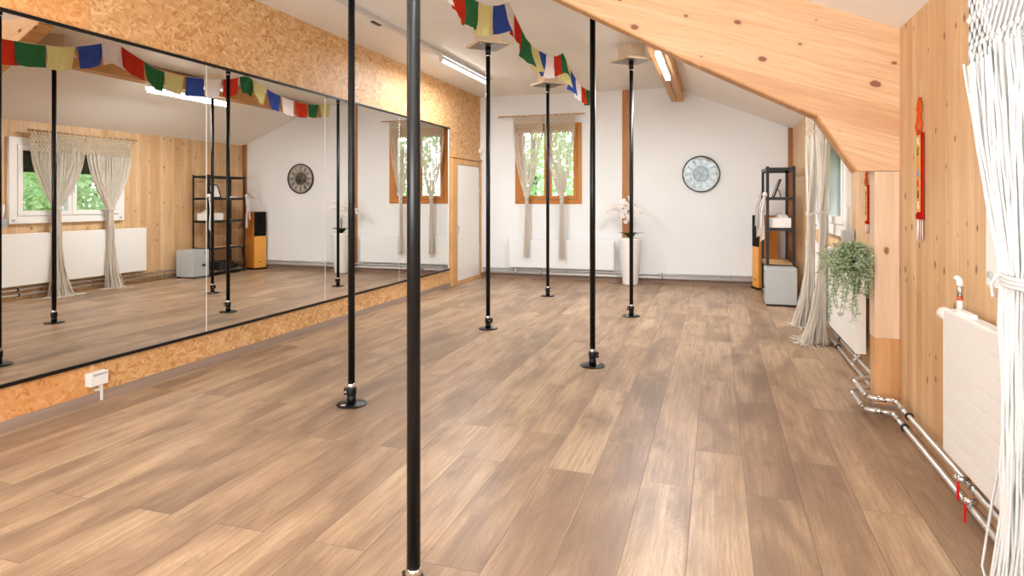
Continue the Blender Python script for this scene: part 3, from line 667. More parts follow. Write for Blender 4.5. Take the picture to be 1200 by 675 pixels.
def rounded(pts, r, seg=5):
    out = [Vector(pts[0])]
    for i in range(1, len(pts)-1):
        p, a, b = Vector(pts[i]), Vector(pts[i-1]), Vector(pts[i+1])
        u, v = (a-p), (b-p); k = min(r, u.length*0.45, v.length*0.45); s, e = p + u.normalized()*k, p + v.normalized()*k
        for j in range(seg+1):
            f = j/seg; out.append((s*(1-f)+p*f)*(1-f) + (p*(1-f)+e*f)*f)
    out.append(Vector(pts[-1])); return out
def pipe_right(label, x, z, xo, yo0, yo1, base):
    t = thing('heating_pipe', label, 'pipe', base)
    B = Vector(base)
    P = [(x, YB+0.3, z), (x, yo0, z), (xo, yo0+0.03, z), (xo, yo1, z), (x, yo1+0.10, z), (x, 9.98, z)]
    MB().tube([Vector(q)-B for q in rounded(P, 0.045)], 0.0135, 12).build('pipe', M['steel'], t)
    for y in (1.9, 2.62, 3.0, 4.02, 5.3, 6.9, 8.0):
        MB().tube([Vector((x, y-0.02, z))-B, Vector((x, y+0.02, z))-B], 0.0185, 14).build('pipe_coupling', M['chrome'], t)
    for c in ((x, yo0-0.02, z), (xo, yo0+0.06, z), (xo, yo1-0.05, z)):
        MB().tube([Vector((c[0], c[1]-0.025, c[2]))-B, Vector((c[0], c[1]+0.025, c[2]))-B], 0.0175, 14).build('elbow_sleeve', M['chrome'], t)
    MB().tube([Vector((x-0.045, yo0+0.01, z))-B, Vector((x-0.09, yo0+0.02, z))-B], 0.0175, 14).build('elbow_sleeve', M['chrome'], t)
    for y in (2.2, 3.92, 5.9, 7.4):
        MB().tube([Vector((x, y-0.006, z))-B, Vector((x, y+0.006, z))-B], 0.022, 14).build('pipe_clamp', M['blackmetal'], t)
pipe_right('steel heating pipe along the right wall skirting, upper of the pair', 0.985, 0.135, 0.845, 4.20, 4.62, (0.985, 4.0, 0.135))
pipe_right('steel heating pipe along the right wall skirting, lower of the pair', 0.965, 0.072, 0.825, 4.17, 4.60, (0.965, 4.0, 0.072))
for label, y, z in (('steel heating pipe along the far wall, upper of the pair', YF-0.045, 0.150), ('steel heating pipe along the far wall, lower of the pair', YF-0.045, 0.092)):
    t = thing('heating_pipe', label, 'pipe', (-1.4, y, z))
    MB().cyl((-2.33, 0, 0), (2.28, 0, 0), 0.0165, 12).build('pipe', M['duct'], t)
    for x in (-1.75, -0.9, 0.55, 1.6): MB().tube([(x-0.006, 0, 0), (x+0.006, 0, 0)], 0.021, 12).build('pipe_clamp', M['grey'], t)
for (x, lab_) in ((-3.15, 'chrome valve on the far wall pipes left of the left curtain tail'), (-2.72, 'chrome valve on the far wall pipes between the two curtain tails'), (-0.80, 'chrome valve pair on the far wall pipes right of the white planter')):
    t = thing('pipe_valve', lab_, 'valve', (x, YF-0.07, 0.12))
    MB().tube([(0, 0.0, -0.045), (0, 0, 0.045)], 0.012, 10).build('valve_body', M['chrome'], t)
    MB().tube([(0, 0.0, 0.04), (0.0, -0.03, 0.05)], 0.011, 10).build('valve_knob', M['chrome'], t)
    MB().tube([(-0.035, 0.005, -0.03), (-0.012, -0.005, -0.035), (0.0, -0.005, -0.04)], 0.009, 8).build('drain_tap', M['chrome'], t)
# red lever valves under the near radiator
for (y, z, dz, lab_) in ((3.05, 0.155, 0.02, 'red lever valve on the pipe under the near radiator, the farther one'), (2.975, 0.10, -0.035, 'red lever valve on the pipe under the near radiator, the nearer one')):
    t = thing('lever_valve', lab_, 'valve', (0.955, y, z))
    MB().box((-0.019, -0.006, -0.085), (-0.010, 0.006, 0.0), 0.002).build('red_lever', M['redplastic'], t, 'red lever')
    MB().tube([(-0.018, 0, 0.0), (0.028, 0, 0)], 0.013, 10).build('valve_body', M['chrome'], t)
    MB().sphere((-0.012, 0.025, -0.003), 0.011, 2).build('drain_knob', M['chrome'], t)
t = tag(MB().tube([(0.885, 2.36, 0.80), (0.875, 2.43, 0.52), (0.868, 2.50, 0.30), (0.862, 2.53, 0.16), (0.85, 2.53, 0.07), (0.85, 2.47, 0.012), (0.84, 2.3, 0.008)], 0.0045, 6).build('loose_cord', M['ropewhite']), 'loose white cord end hanging beside the big rope curtain', 'cord')

# ------------------------------------------------------------------ dance poles
def dance_pole():
    t = thing('dance_pole', 'x', 'dance pole')
    MB().lathe([(0.0215, 0.125), (0.0215, 2.745)], seg=28).build('pole', M['black'], t)
    MB().lathe([(0.093, 0.0), (0.095, 0.003), (0.095, 0.007), (0.091, 0.009), (0.0, 0.009)], seg=48).build('floor_plate', M['black'], t)
    MB().lathe([(0.027, 0.009), (0.027, 0.052), (0.024, 0.055), (0.024, 0.075)], seg=24).build('lower_sleeve', M['black'], t)
    b = MB(); b.lathe([(0.029, 0.062), (0.031, 0.066), (0.031, 0.108), (0.029, 0.112)], seg=24); b.box((0.018, -0.019, 0.066), (0.046, 0.019, 0.108), 0.005); b.build('clamp_collar', M['black'], t)
    b = MB(); b.tube([(0.036, -0.024, 0.087), (0.036, 0.024, 0.087)], 0.006, 8); b.build('clamp_bolt', M['chrome'], t)
    MB().lathe([(0.0245, 0.108), (0.026, 0.112), (0.026, 0.122), (0.0235, 0.132), (0.0215, 0.134)], seg=24).build('chrome_ring', M['chrome'], t)
    MB().lathe([(0.0235, 2.735), (0.0235, 2.752)], seg=24).build('upper_ring', M['chrome'], t)
    MB().lathe([(0.0265, 2.752), (0.0265, 2.832)], seg=24).build('upper_collar', M['black'], t)
    MB().box((0.035, 0.028, 0.0091), (0.06, 0.048, 0.0096)).build('sticker', M['paper'], t, 'small white sticker')
    return t
def ceiling_mount():
    t = thing('ceiling_mount', 'x', 'ceiling mount')
    MB().box((-0.105, -0.105, -0.16), (0.105, 0.105, -0.0005), 0.002).build('wood_block', M['ply'], t)
    MB().box((-0.172, -0.172, -0.183), (0.172, 0.172, -0.16), 0.002).build('wood_board', M['ply'], t)
    MB().box((-0.15, -0.15, -0.1875), (0.15, 0.15, -0.183), 0.001).build('steel_plate', M['plate'], t)
    for sx in (-1, 1):
        for sy in (-1, 1): MB().cyl((sx*0.135, sy*0.135, -0.192), (sx*0.135, sy*0.135, -0.187), 0.008, 10).build('bolt_head', M['chrome'], t)
    return t
spots = [(-0.915, 1.838, 2.5, 'glossy black dance pole nearest the camera, running the full picture height', 'pole nearest the camera'),
         (-2.205, 3.556, 3.6, 'black dance pole second nearest, just left of the thick front pole', 'second pole left of the front pole'),
         (-2.188, 6.055, -0.3, 'black dance pole in the left row, between the front pole and the brown window', 'middle pole of the left row'),
         (-2.164, 8.35, 0.2, 'black dance pole standing before the brown far window', 'pole before the far window'),
         (-0.923, 4.955, 0.4, 'black dance pole whose top goes behind the slanting pine panel', 'pole behind the slanting panel'),
         (-0.905, 7.198, 3.3, 'black dance pole standing before the white orchid planter', 'pole before the orchid planter')]
pole0 = dance_pole(); mount0 = ceiling_mount()
for i, (x, y, rz, lb, ml) in enumerate(spots):
    o = pole0 if i == 0 else copy_tree(pole0)
    o.location = (x, y, 0); o.rotation_euler = (0, 0, rz); tag(o, lb, group='dance poles between floor and ceiling')
    m = mount0 if i == 0 else copy_tree(mount0)
    m.location = (x, y, ZC); m.rotation_euler = (0, 0, PI/4 + 0.05*math.sin(i*2.1)); tag(m, 'wooden ceiling mount with steel plate above the ' + ml, group='wooden ceiling mounts of the poles')

# ------------------------------------------------------------------ lights fixed to the ceiling, plus added lamps out of view
t = thing('tube_light', 'long lit tube light under the grey duct on the left of the ceiling', 'ceiling light', (-3.10, 7.72, 2.96))
MB().box((-0.025, -0.78, -0.0), (0.025, 0.78, 0.06), 0.004).build('light_housing', M['duct'], t)
MB().cyl((0, -0.76, -0.016), (0, 0.76, -0.016), 0.0155, 12).build('light_tube', M['tube'], t)
for y in (-0.77, 0.77): MB().box((-0.02, y-0.012, -0.034), (0.02, y+0.012, 0.0), 0.003).build('end_cap', M['duct'], t)
t = thing('cable_duct', 'long pale aluminium duct running along the ceiling on the left', 'duct', (-3.10, 4.8, 2.99))
MB().box((0.03, -3.6, -0.012), (0.075, 3.75, 0.03), 0.003).build('duct', M['duct'], t)
MB().box((-0.03, -3.6, 0.0), (0.028, 2.1, 0.03), 0.003).build('duct_rail', M['whitegrey'], t)
MB().box((-0.024, 0.57, -0.014), (0.02, 0.71, 0.0), 0.004).build('duct_switch', M['black'], t, 'small black switch')
t = thing('tube_light', 'short bright tube light under the wooden beam at the ceiling fold', 'ceiling light', (-0.555, 7.17, 2.76))
MB().box((-0.03, -0.73, 0.0), (0.03, 0.73, 0.04), 0.004).build('light_housing', M['whitegrey'], t)
MB().box((-0.026, -0.72, -0.035), (0.026, 0.72, 0.0), 0.012).build('light_cover', M['tube'], t)
def area(name, loc, rot, sx, sy, power, colr=(0.93, 0.975, 1.0)):
    d = bpy.data.lights.new(name, 'AREA'); d.shape = 'RECTANGLE'; d.size = sx; d.size_y = sy; d.energy = power; d.color = colr
    o = bpy.data.objects.new(name, d); col.objects.link(o); o.location = loc; o.rotation_euler = rot; return o
area('tube_lamp_left', (-3.10, 7.72, 2.915), (0, 0, 0), 0.05, 1.5, 64)
area('tube_lamp_right', (-0.555, 7.17, 2.70), (0, 0, 0), 0.05, 1.4, 84)
area('fill_lamp_left_front', (-3.10, 1.2, 2.93), (0, 0, 0), 0.06, 1.5, 26)  # unseen lamp added to light the near room, no tube modelled here
area('fill_lamp_right_front', (-0.555, 1.2, 2.85), (0, 0, 0), 0.06, 1.5, 26)  # its partner on the right, also added as fill without a fixture
area('flash_bounce', (-1.0, -0.9, 1.05), (math.radians(152), 0, math.radians(0)), 2.6, 1.2, 300, (0.90, 0.96, 1.0))  # unseen upward lamp added behind the camera to brighten the near ceiling

# ------------------------------------------------------------------ prayer flags
def flags():
    rnd = random.Random(3)
    seq = [('white', 3.66, 2.80), ('red', 3.93, 2.70), ('green', 4.20, 2.715), ('yellow', 4.49, 2.745), ('blue', 4.79, 2.835), ('white', 5.045, 2.935), ('red', 5.27, 2.85),
           ('green', 5.547, 2.755), ('yellow', 5.82, 2.73), ('blue', 6.13, 2.755), ('white', 6.41, 2.78), ('red', 6.72, 2.845), ('green', 7.01, 2.945),
           ('yellow', 7.257, 2.865), ('blue', 7.55, 2.80), ('white', 7.86, 2.755), ('red', 8.17, 2.745), ('green', 8.49, 2.765), ('yellow', 8.78, 2.81)]
    X = -1.64
    t = thing('prayer_flag_string', 'string of coloured prayer flags hung in swags across the ceiling', 'prayer flags', (X, 6.2, 2.75))
    def zc(y):
        for (c, a, za), (c2, b, zb) in zip(seq[:-1], seq[1:]):
            if a <= y <= b: return za + (zb-za)*(y-a)/(b-a)
        return seq[0][2] + (seq[0][1]-y)*0.35 if y < seq[0][1] else seq[-1][2] + (y-seq[-1][1])*0.16
    pts = [(0, y-6.2, zc(y)-2.75) for y in [3.05+0.1*i for i in range(72)] if zc(y) < ZC-0.004]
    pts.append((-0.05, YF-0.02-6.2, zc(YF-0.3)-2.75))
    MB().tube(pts, 0.003, 6).build('cord', M['cord'], t)
    for i, (c, y, z) in enumerate(seq):
        w = 0.14; h = 0.22 + rnd.uniform(-0.015, 0.015)
        sl = (zc(y+0.1)-zc(y-0.1))/0.2; tw = rnd.uniform(-0.16, 0.16); ph = rnd.uniform(0, 6); lean = rnd.uniform(-0.05, 0.05)
        def fn(u, v, y=y, w=w, h=h, tw=tw, ph=ph, lean=lean):
            yy = y + (u-0.5)*2*w; zt = zc(yy)
            d = v*h; a = tw*v + 0.12
            return (0.02*math.sin(u*5+ph)*v + (u-0.5)*2*w*math.sin(a)*v*0.9 + lean*v*0.4 + 0.006*math.sin(u*17+ph+v*6)*v,
                    y + (u-0.5)*2*w*(1-0.05*v*abs(math.sin(a+0.5))) + lean*v*0.6 - 6.2, zt - d*(1-0.04*abs(u-0.5)) + sl*0.0 - 2.75)
        MB().grid(fn, 10, 10).build('flag', M['flag_'+c], t, c + ' cotton flag', recalc=False)
flags()

# ------------------------------------------------------------------ wall clock
def clock():
    t = thing('wall_clock', 'large round gear clock with roman numerals and dark rim on the white far wall', 'clock', (-0.225, YF, 1.685))
    R = 0.275
    def face(mb): # built around z axis, turned to face -y
        mb.bm.transform(Matrix.Rotation(PI/2, 4, 'X')); return mb
    b = MB(); b.lathe([(R-0.016, 0.002), (R, 0.002), (R+0.002, 0.03), (R-0.003, 0.044), (R-0.010, 0.046), (R-0.015, 0.04), (R-0.016, 0.002)], seg=72); face(b).build('rim', M['clockrim'], t)
    b = MB(); b.lathe([(0.125, 0.012), (R-0.014, 0.012), (R-0.014, 0.018), (0.125, 0.018), (0.125, 0.012)], seg=64); face(b).build('dial_ring', M['dial'], t)
    b = MB(); b.lathe([(0.128, 0.004), (0.128, 0.011), (0.0, 0.011)], seg=48); face(b).build('gear_plate', M['gearback'], t)
    g = MB()
    for (cx, cy, r) in [(0.0, 0.062, 0.045), (0.06, 0.01, 0.042), (0.035, -0.058, 0.04), (-0.045, -0.045, 0.044), (-0.062, 0.028, 0.04), (0, 0, 0.03)]:
        g.lathe([(r*0.62, 0.012), (r, 0.012), (r, 0.017), (r*0.62, 0.017), (r*0.62, 0.012)], (cx, cy, 0), 24)
        for k in range(5):
            a = 2*PI*k/5; m = bmesh.new(); bmesh.ops.create_cube(m, size=1); bmesh.ops.scale(m, vec=(r*0.8, 0.006, 0.004), verts=m.verts)
            g.add(m, Matrix.Translation((cx, cy, 0.0145)) @ Matrix.Rotation(a, 4, 'Z') @ Matrix.Translation((r*0.35, 0, 0)))
        for k in range(14):
            a = 2*PI*k/14; m = bmesh.new(); bmesh.ops.create_cube(m, size=1); bmesh.ops.scale(m, vec=(0.007, 0.006, 0.005), verts=m.verts)
            g.add(m, Matrix.Translation((cx, cy, 0.0145)) @ Matrix.Rotation(a, 4, 'Z') @ Matrix.Translation((r+0.002, 0, 0)))
    face(g).build('gears', M['gear'], t)
    numer = ['XII', 'I', 'II', 'III', 'IV', 'V', 'VI', 'VII', 'VIII', 'IX', 'X', 'XI']
    for h, s in enumerate(numer):
        n = MB(); a = -2*PI*h/12; wid = {'I': 0.014, 'V': 0.026, 'X': 0.026}; tot = sum(wid[c] for c in s); x = -tot/2
        def stroke(x0, y0, x1, y1, th):
            d = Vector((x1-x0, y1-y0)); L = d.length; m = bmesh.new(); bmesh.ops.create_cube(m, size=1); bmesh.ops.scale(m, vec=(th, L, 0.002), verts=m.verts)
            n.add(m, Matrix.Translation(((x0+x1)/2, (y0+y1)/2, 0.0192)) @ Matrix.Rotation(math.atan2(d.y, d.x)-PI/2, 4, 'Z'))
        for c in s:
            w = wid[c]; xa, xb = x+0.003, x+w-0.003
            if c == 'I': stroke(x+w/2, -0.042, x+w/2, 0.042, 0.012)
            elif c == 'V': stroke(xa, 0.042, (xa+xb)/2, -0.042, 0.012); stroke(xb, 0.042, (xa+xb)/2, -0.042, 0.009)
            else: stroke(xa, 0.042, xb, -0.042, 0.012); stroke(xb, 0.042, xa, -0.042, 0.009)
            x += w
        n.bm.transform(Matrix.Rotation(a, 4, 'Z') @ Matrix.Translation((0, 0.187, 0)))
        face(n).build('numeral', M['numeral'], t)
    for nm, L, w, ang in (('hour_hand', 0.11, 0.012, 1.05), ('minute_hand', 0.17, 0.008, -2.6)):
        n = MB(); n.prism([(-w/2, -0.02), (w/2, -0.02), (w*0.5, L*0.7), (0, L), (-w*0.5, L*0.7)], 'z', 0.021, 0.0235); n.bm.transform(Matrix.Rotation(ang, 4, 'Z')); face(n).build(nm, M['blackmetal'], t)
    b = MB(); b.lathe([(R-0.014, 0.036), (0.0, 0.036)], seg=48); face(b).build('cover_glass', M['clockglass'], t)
clock()

# ------------------------------------------------------------------ orchid in a tall white planter
def orchid():
    t = thing('potted_orchid', 'white orchid in a tall tapered ribbed white planter against the far wall', 'potted plant', (-1.255, 9.86, 0))
    prof = []; H = 0.71
    for k in range(33):
        z = H*k/32; r = 0.112 + (0.172-0.112)*(z/H)**0.9
        prof.append((r + (0.008 if k % 2 else -0.006), z))
    prof += [(0.160, H), (0.155, H-0.03)]
    MB().lathe(prof, seg=56, ripple=lambda a, z: 0.012*math.sin(2*a)*math.sin(PI*min(1, max(0, z/H)))).build('planter', M['pot'], t)
    MB().lathe([(0.157, H-0.035), (0.0, H-0.02)], seg=32).build('soil', M['soil'], t)
    rnd = random.Random(5)
    for k in range(9):
        a = 2*PI*k/9 + rnd.uniform(-0.3, 0.3); L = rnd.uniform(0.14, 0.22); b = MB()
        def fn(u, v, a=a, L=L):
            r = u*L; w = 0.032*math.sin(PI*(0.08+0.92*u)**0.8)*1.0; z = H-0.02 + 0.10*math.sin(u*PI*0.62) + 0.012*abs(v-0.5)
            if a > 0.2 and a < PI-0.2: r *= 0.7
            return (r*math.cos(a) - (v-0.5)*2*w*math.sin(a), r*math.sin(a) + (v-0.5)*2*w*math.cos(a), z)
        b.grid(fn, 8, 4).build('leaf', M['orchidleaf'], t, recalc=False)
    stems = [(-0.37, -0.02, 0.46), (-0.28, -0.10, 0.54), (0.03, -0.05, 0.64), (0.16, -0.08, 0.48), (-0.15, -0.12, 0.60), (0.09, -0.14, 0.58)]
    for (dx, dy, hh) in stems:
        pts = []
        for i in range(13):
            u = i/12; pts.append((dx*u**1.7, dy*u**1.3, H-0.02 + hh*math.sin(u*PI*0.66)*1.0))
        MB().tube(pts, 0.003, 6, True).build('flower_stem', M['stem'], t)
        for i in range(4, 13):
            p = Vector(pts[i]); f = MB(); sgn = 1 if i % 2 else -1
            c = p + Vector((rnd.uniform(-0.025, 0.025), -0.025 + rnd.uniform(-0.02, 0.02), -0.012 + 0.012*sgn)); n = Vector((rnd.uniform(-0.6, 0.6), -1, rnd.uniform(-0.4, 0.1))).normalized()
            e1 = n.cross(Vector((0, 0, 1))).normalized(); e2 = n.cross(e1)
            R = 0.043*rnd.uniform(0.85, 1.15)
            for q, (ln, wd) in enumerate([(1, .62), (1.05, .95), (1, .6), (1, .6), (1.05, .95)]):
                a = PI/2*3 + 2*PI*q/5; d = e1*math.cos(a) + e2*math.sin(a)
                f.leaf(c, d + n*0.15, n, R*ln, R*wd)
            o = f.build('flower', M['petal'], t, recalc=False)
            MB().sphere(c + n*0.006, 0.006, 1).build('flower_lip', M['lip'], o)
    MB().cyl((0.02, -0.02, H-0.03), (0.03, -0.03, H+0.58), 0.003, 6).build('support_stick', M['stem'], t)
orchid()

# ------------------------------------------------------------------ hanging trailing plant
def trailing():
    t = thing('hanging_plant', 'trailing grey green plant in a black pot hung beside the pine post', 'plant', (0.795, 4.44, 0.90))
    MB().lathe([(0.038, -0.05), (0.045, -0.045), (0.058, 0.045), (0.061, 0.05), (0.056, 0.05), (0.05, 0.03), (0.0, 0.03)], seg=28).build('pot', M['blackpot'], t)
    MB().tube([(0.06, 0, 0.04), (0.09, 0, 0.05), (0.12, 0.0, 0.05)], 0.005, 6).build('hook', M['blackmetal'], t)
    rnd = random.Random(11); st = MB(); lv = MB()
    for k in range(84):
        a = rnd.uniform(0, 2*PI); R = rnd.uniform(0.06, 0.175)
        if math.cos(a) > 0.2 and math.sin(a) > 0: R *= 0.6
        L = rnd.uniform(0.04, 0.26) if k > 18 else rnd.uniform(0.26, 0.47)
        if math.cos(a) > 0.3: L = min(L, 0.24)
        up = rnd.uniform(0.02, 0.12); pts = []
        for i in range(14):
            u = i/13; s = min(1, u*2.2)
            pts.append(Vector((R*math.cos(a)*s + 0.012*math.sin(u*9+k), R*math.sin(a)*s + 0.012*math.cos(u*8+k), 0.03 + up*math.sin(min(1, u*2.2)*PI*0.75) - L*max(0, (u-0.25)/0.75)**1.1)))
        for q in pts: q.x = min(q.x, 0.082) if q.z + 0.9 < 1.5 and q.y < 0.1 else q.x
        st.tube(pts, 0.0014, 4, False)
        for i in range(2, 14):
            for sgn in (1, -1):
                for rep in range(2):
                    ang = rnd.uniform(0, 2*PI); d = Vector((math.cos(ang), math.sin(ang), rnd.uniform(-0.6, 0.5)))
                    lv.leaf(pts[i] + Vector((0, 0, rnd.uniform(-0.01, 0.01))), d, Vector((rnd.uniform(-.5, .5), rnd.uniform(-.9, .2), 1)), rnd.uniform(0.018, 0.03), rnd.uniform(0.012, 0.02))
    st.build('vines', M['ivystem'], t, recalc=False)['kind'] = 'stuff'
    lv.build('leaves', M['ivy'], t, recalc=False)['kind'] = 'stuff'
trailing()

# ------------------------------------------------------------------ steel shelf and what stands in it
SX0, SX1, SY0, SY1 = 0.60, 0.945, 8.74, 9.62
def shelf():
    t = thing('shelf_unit', 'black metal five tier shelf in the far right corner against the pine wall', 'shelf', ((SX0+SX1)/2, (SY0+SY1)/2, 0))
    cx, cy = (SX0+SX1)/2, (SY0+SY1)/2
    for x in (SX0, SX1):
        for y in (SY0, SY1):
            sx = 1 if x == SX0 else -1; sy = 1 if y == SY0 else -1; b = MB()
            b.box((x-cx, y-cy, 0), (x-cx+sx*0.036, y-cy+sy*0.003, 1.72)); b.box((x-cx, y-cy, 0), (x-cx+sx*0.003, y-cy+sy*0.036, 1.72)); b.build('post', M['blackmetal'], t)
    for z in (0.06, 0.47, 0.935, 1.325, 1.70):
        b = MB()
        for (a, c) in (((SX0, SY0), (SX1, SY0+0.004)), ((SX0, SY1-0.004), (SX1, SY1)), ((SX0, SY0), (SX0+0.004, SY1)), ((SX1-0.004, SY0), (SX1, SY1))):
            b.box((a[0]-cx+0.001, a[1]-cy+0.001, z-0.034), (c[0]-cx-0.001 if c[0]-a[0] > .1 else c[0]-cx, c[1]-cy-0.001 if c[1]-a[1] > .1 else c[1]-cy, z+0.004))
        o = b.build('shelf_rail', M['blackmetal'], t)
        if z < 1.6: MB().box((SX0-cx+0.006, SY0-cy+0.006, z-0.010), (SX1-cx-0.006, SY1-cy-0.006, z)).build('shelf_board', M['board'], o, 'raw chipboard shelf board')
shelf()
t = thing('picture_frame', 'black photo frame leaning back on the upper shelf', 'picture frame', (0.70, 9.02, 1.3275))
Rm = Matrix.Rotation(math.radians(20), 4, 'Y')
def tilt(mb): mb.bm.transform(Rm); mb.bm.transform(Matrix.Translation((0, 0, 0.0))); return mb
b = MB(); w, h = 0.118, 0.25
for (a, c) in (((-w, 0), (w, 0.018)), ((-w, h-0.018), (w, h)), ((-w, 0.018), (-w+0.018, h-0.018)), ((w-0.018, 0.018), (w, h-0.018))): b.box((-0.008, a[0], a[1]), (0.012, c[0], c[1]), 0.001)
b.box((0.008, -w, 0.0), (0.014, w, h)); tilt(b).build('frame', M['blackmetal'], t)
tilt(MB().box((0.002, -w+0.018, 0.018), (0.007, w-0.018, h-0.018))).build('picture', M['paper'], t)
MB().tube([(0.05, 0, 0.12), (0.085, 0, 0.07), (0.098, 0, 0.004)], 0.007, 6).build('easel_leg', M['blackmetal'], t)
t = thing('storage_tray', 'white open box standing on the middle shelf', 'box', (0.77, 8.96, 0.936))
b = MB(); b.box((-0.13, -0.16, 0), (0.13, 0.16, 0.006)); b.box((-0.13, -0.16, 0), (-0.124, 0.16, 0.125)); b.box((0.124, -0.16, 0), (0.13, 0.16, 0.125)); b.box((-0.124, -0.16, 0), (0.124, -0.154, 0.125)); b.box((-0.124, 0.154, 0), (0.124, 0.16, 0.125)); b.build('tray', M['whitegrey'], t)
def cl(u, v): return (-0.11 + 0.22*u, -0.13+0.24*v, 0.10 + 0.075*math.sin(u*2.6)*math.sin(v*3.0+0.1)*(0.4+u) + 0.012*math.sin(u*21+v*9))
tag(MB().grid(cl, 14, 14).build('folded_cloth', M['scarf'], None, recalc=False), 'crumpled white cloth lying in the white box on the shelf', 'cloth').location = (0.77, 8.96, 0.936)
def scarf(label, x, y, side):
    t = thing('scarf', label, 'scarf', (x, y, 1.36), 0, 'white scarves tied to the shelf posts')
    MB().sphere((-0.012, side*0.01, 0.0), 0.034, 2, (0.9, 1, 1.1)).build('knot', M['scarf'], t)
    for q, (dx, dy, L, wd) in enumerate([(-0.035, -0.012, 0.58, 0.055), (-0.05, 0.03, 0.42, 0.06)]):
        def fn(u, v, dx=dx, dy=dy, L=L, wd=wd):
            return (dx*min(1, v*3) + (u-0.5)*wd*(0.5+0.5*v) - 0.006, dy*(0.4+v) + 0.014*math.sin(u*7+v*5+q) + (u-0.5)*0.03, -v*L + 0.04*(u-0.5)*v)
        MB().grid(fn, 8, 14).build('scarf_tail', M['scarf'], t, recalc=False)
scarf('white scarf tied to the near front post of the black shelf', SX0-0.004, SY0-0.004, -1)
scarf('white scarf tied to the far front post of the black shelf', SX0-0.004, SY1+0.004, 1)
t = thing('equipment_case', 'dark case lying on the lowest shelf', 'case', (0.77, 9.2, 0.061))
MB().box((-0.13, -0.18, 0), (0.13, 0.18, 0.15), 0.02).build('case_body', M['darkbag'], t)
MB().tube([(-0.135, -0.06, 0.10), (-0.155, -0.05, 0.12), (-0.155, 0.05, 0.12), (-0.135, 0.06, 0.10)], 0.008, 6).build('case_handle', M['blackmetal'], t)
t = thing('cable_coil', 'coiled cables beside the dark case on the lowest shelf', 'cables', (0.77, 9.50, 0.061))
b = MB()
for k in range(6): b.tube([((0.07+0.006*k)*math.cos(2*PI*i/20), (0.055+0.004*k)*math.sin(2*PI*i/20), 0.008+0.012*k + 0.006*math.sin(i*1.7+k)) for i in range(21)], 0.006, 6, False)
b.build('coil', M['darkbag'], t, recalc=False)
t = thing('small_case', 'small white case lying flat on the upper shelf behind the photo frame', 'case', (0.72, 9.42, 1.3265))
MB().box((-0.05, -0.06, 0), (0.05, 0.06, 0.025), 0.004).build('case_base', M['whitegrey'], t)
MB().box((-0.05, -0.06, 0.0255), (0.05, 0.06, 0.034), 0.003).build('case_lid', M['grey'], t)

t = thing('storage_box', 'light grey metal box with handle slot on the floor before the black shelf', 'box', (0.7475, 8.53, 0))
MB().box((-0.178, -0.155, 0.022), (0.178, 0.185, 0.462), 0.012).build('box_body', M['grey'], t)
for sx in (-1, 1):
    for sy in (-1, 1): MB().cyl((sx*0.15, 0.015+sy*0.14, 0), (sx*0.15, 0.015+sy*0.14, 0.023), 0.018, 10).build('foot', M['blackmetal'], t)
MB().box((-0.1815, 0.03, 0.19), (-0.1775, 0.13, 0.225), 0.001).build('handle_slot', M['seal'], t, 'dark handle slot')
MB().tube([(-0.177, 0.09, 0.40), (-0.188, 0.09, 0.40)], 0.009, 10).build('lock', M['blackmetal'], t)
t = thing('floor_speaker', 'orange floor speaker with black grille in the far right corner', 'speaker', (0.545, 9.945, 0), 0.273)
# local: x points into the corner (depth), y along the front
MB().box((0.004, -0.125, 0.03), (0.27, 0.125, 1.07), 0.004).build('cabinet', M['speakershade'], t)
MB().box((-0.012, -0.125, 0.03), (0.003, 0.125, 0.615), 0.002).build('front_panel', M['speakerwood'], t, 'bright orange lower front')
MB().box((-0.014, -0.123, 0.617), (0.003, 0.123, 1.068), 0.006).build('grille', M['mesh'], t, 'black cloth grille')
MB().box((-0.03, -0.135, 0.0), (0.272, 0.135, 0.029), 0.003).build('plinth', M['black'], t)
MB().tube([(-0.012, 0.0, 0.135), (-0.017, 0.0, 0.135)], 0.014, 14).build('badge', M['black'], t)

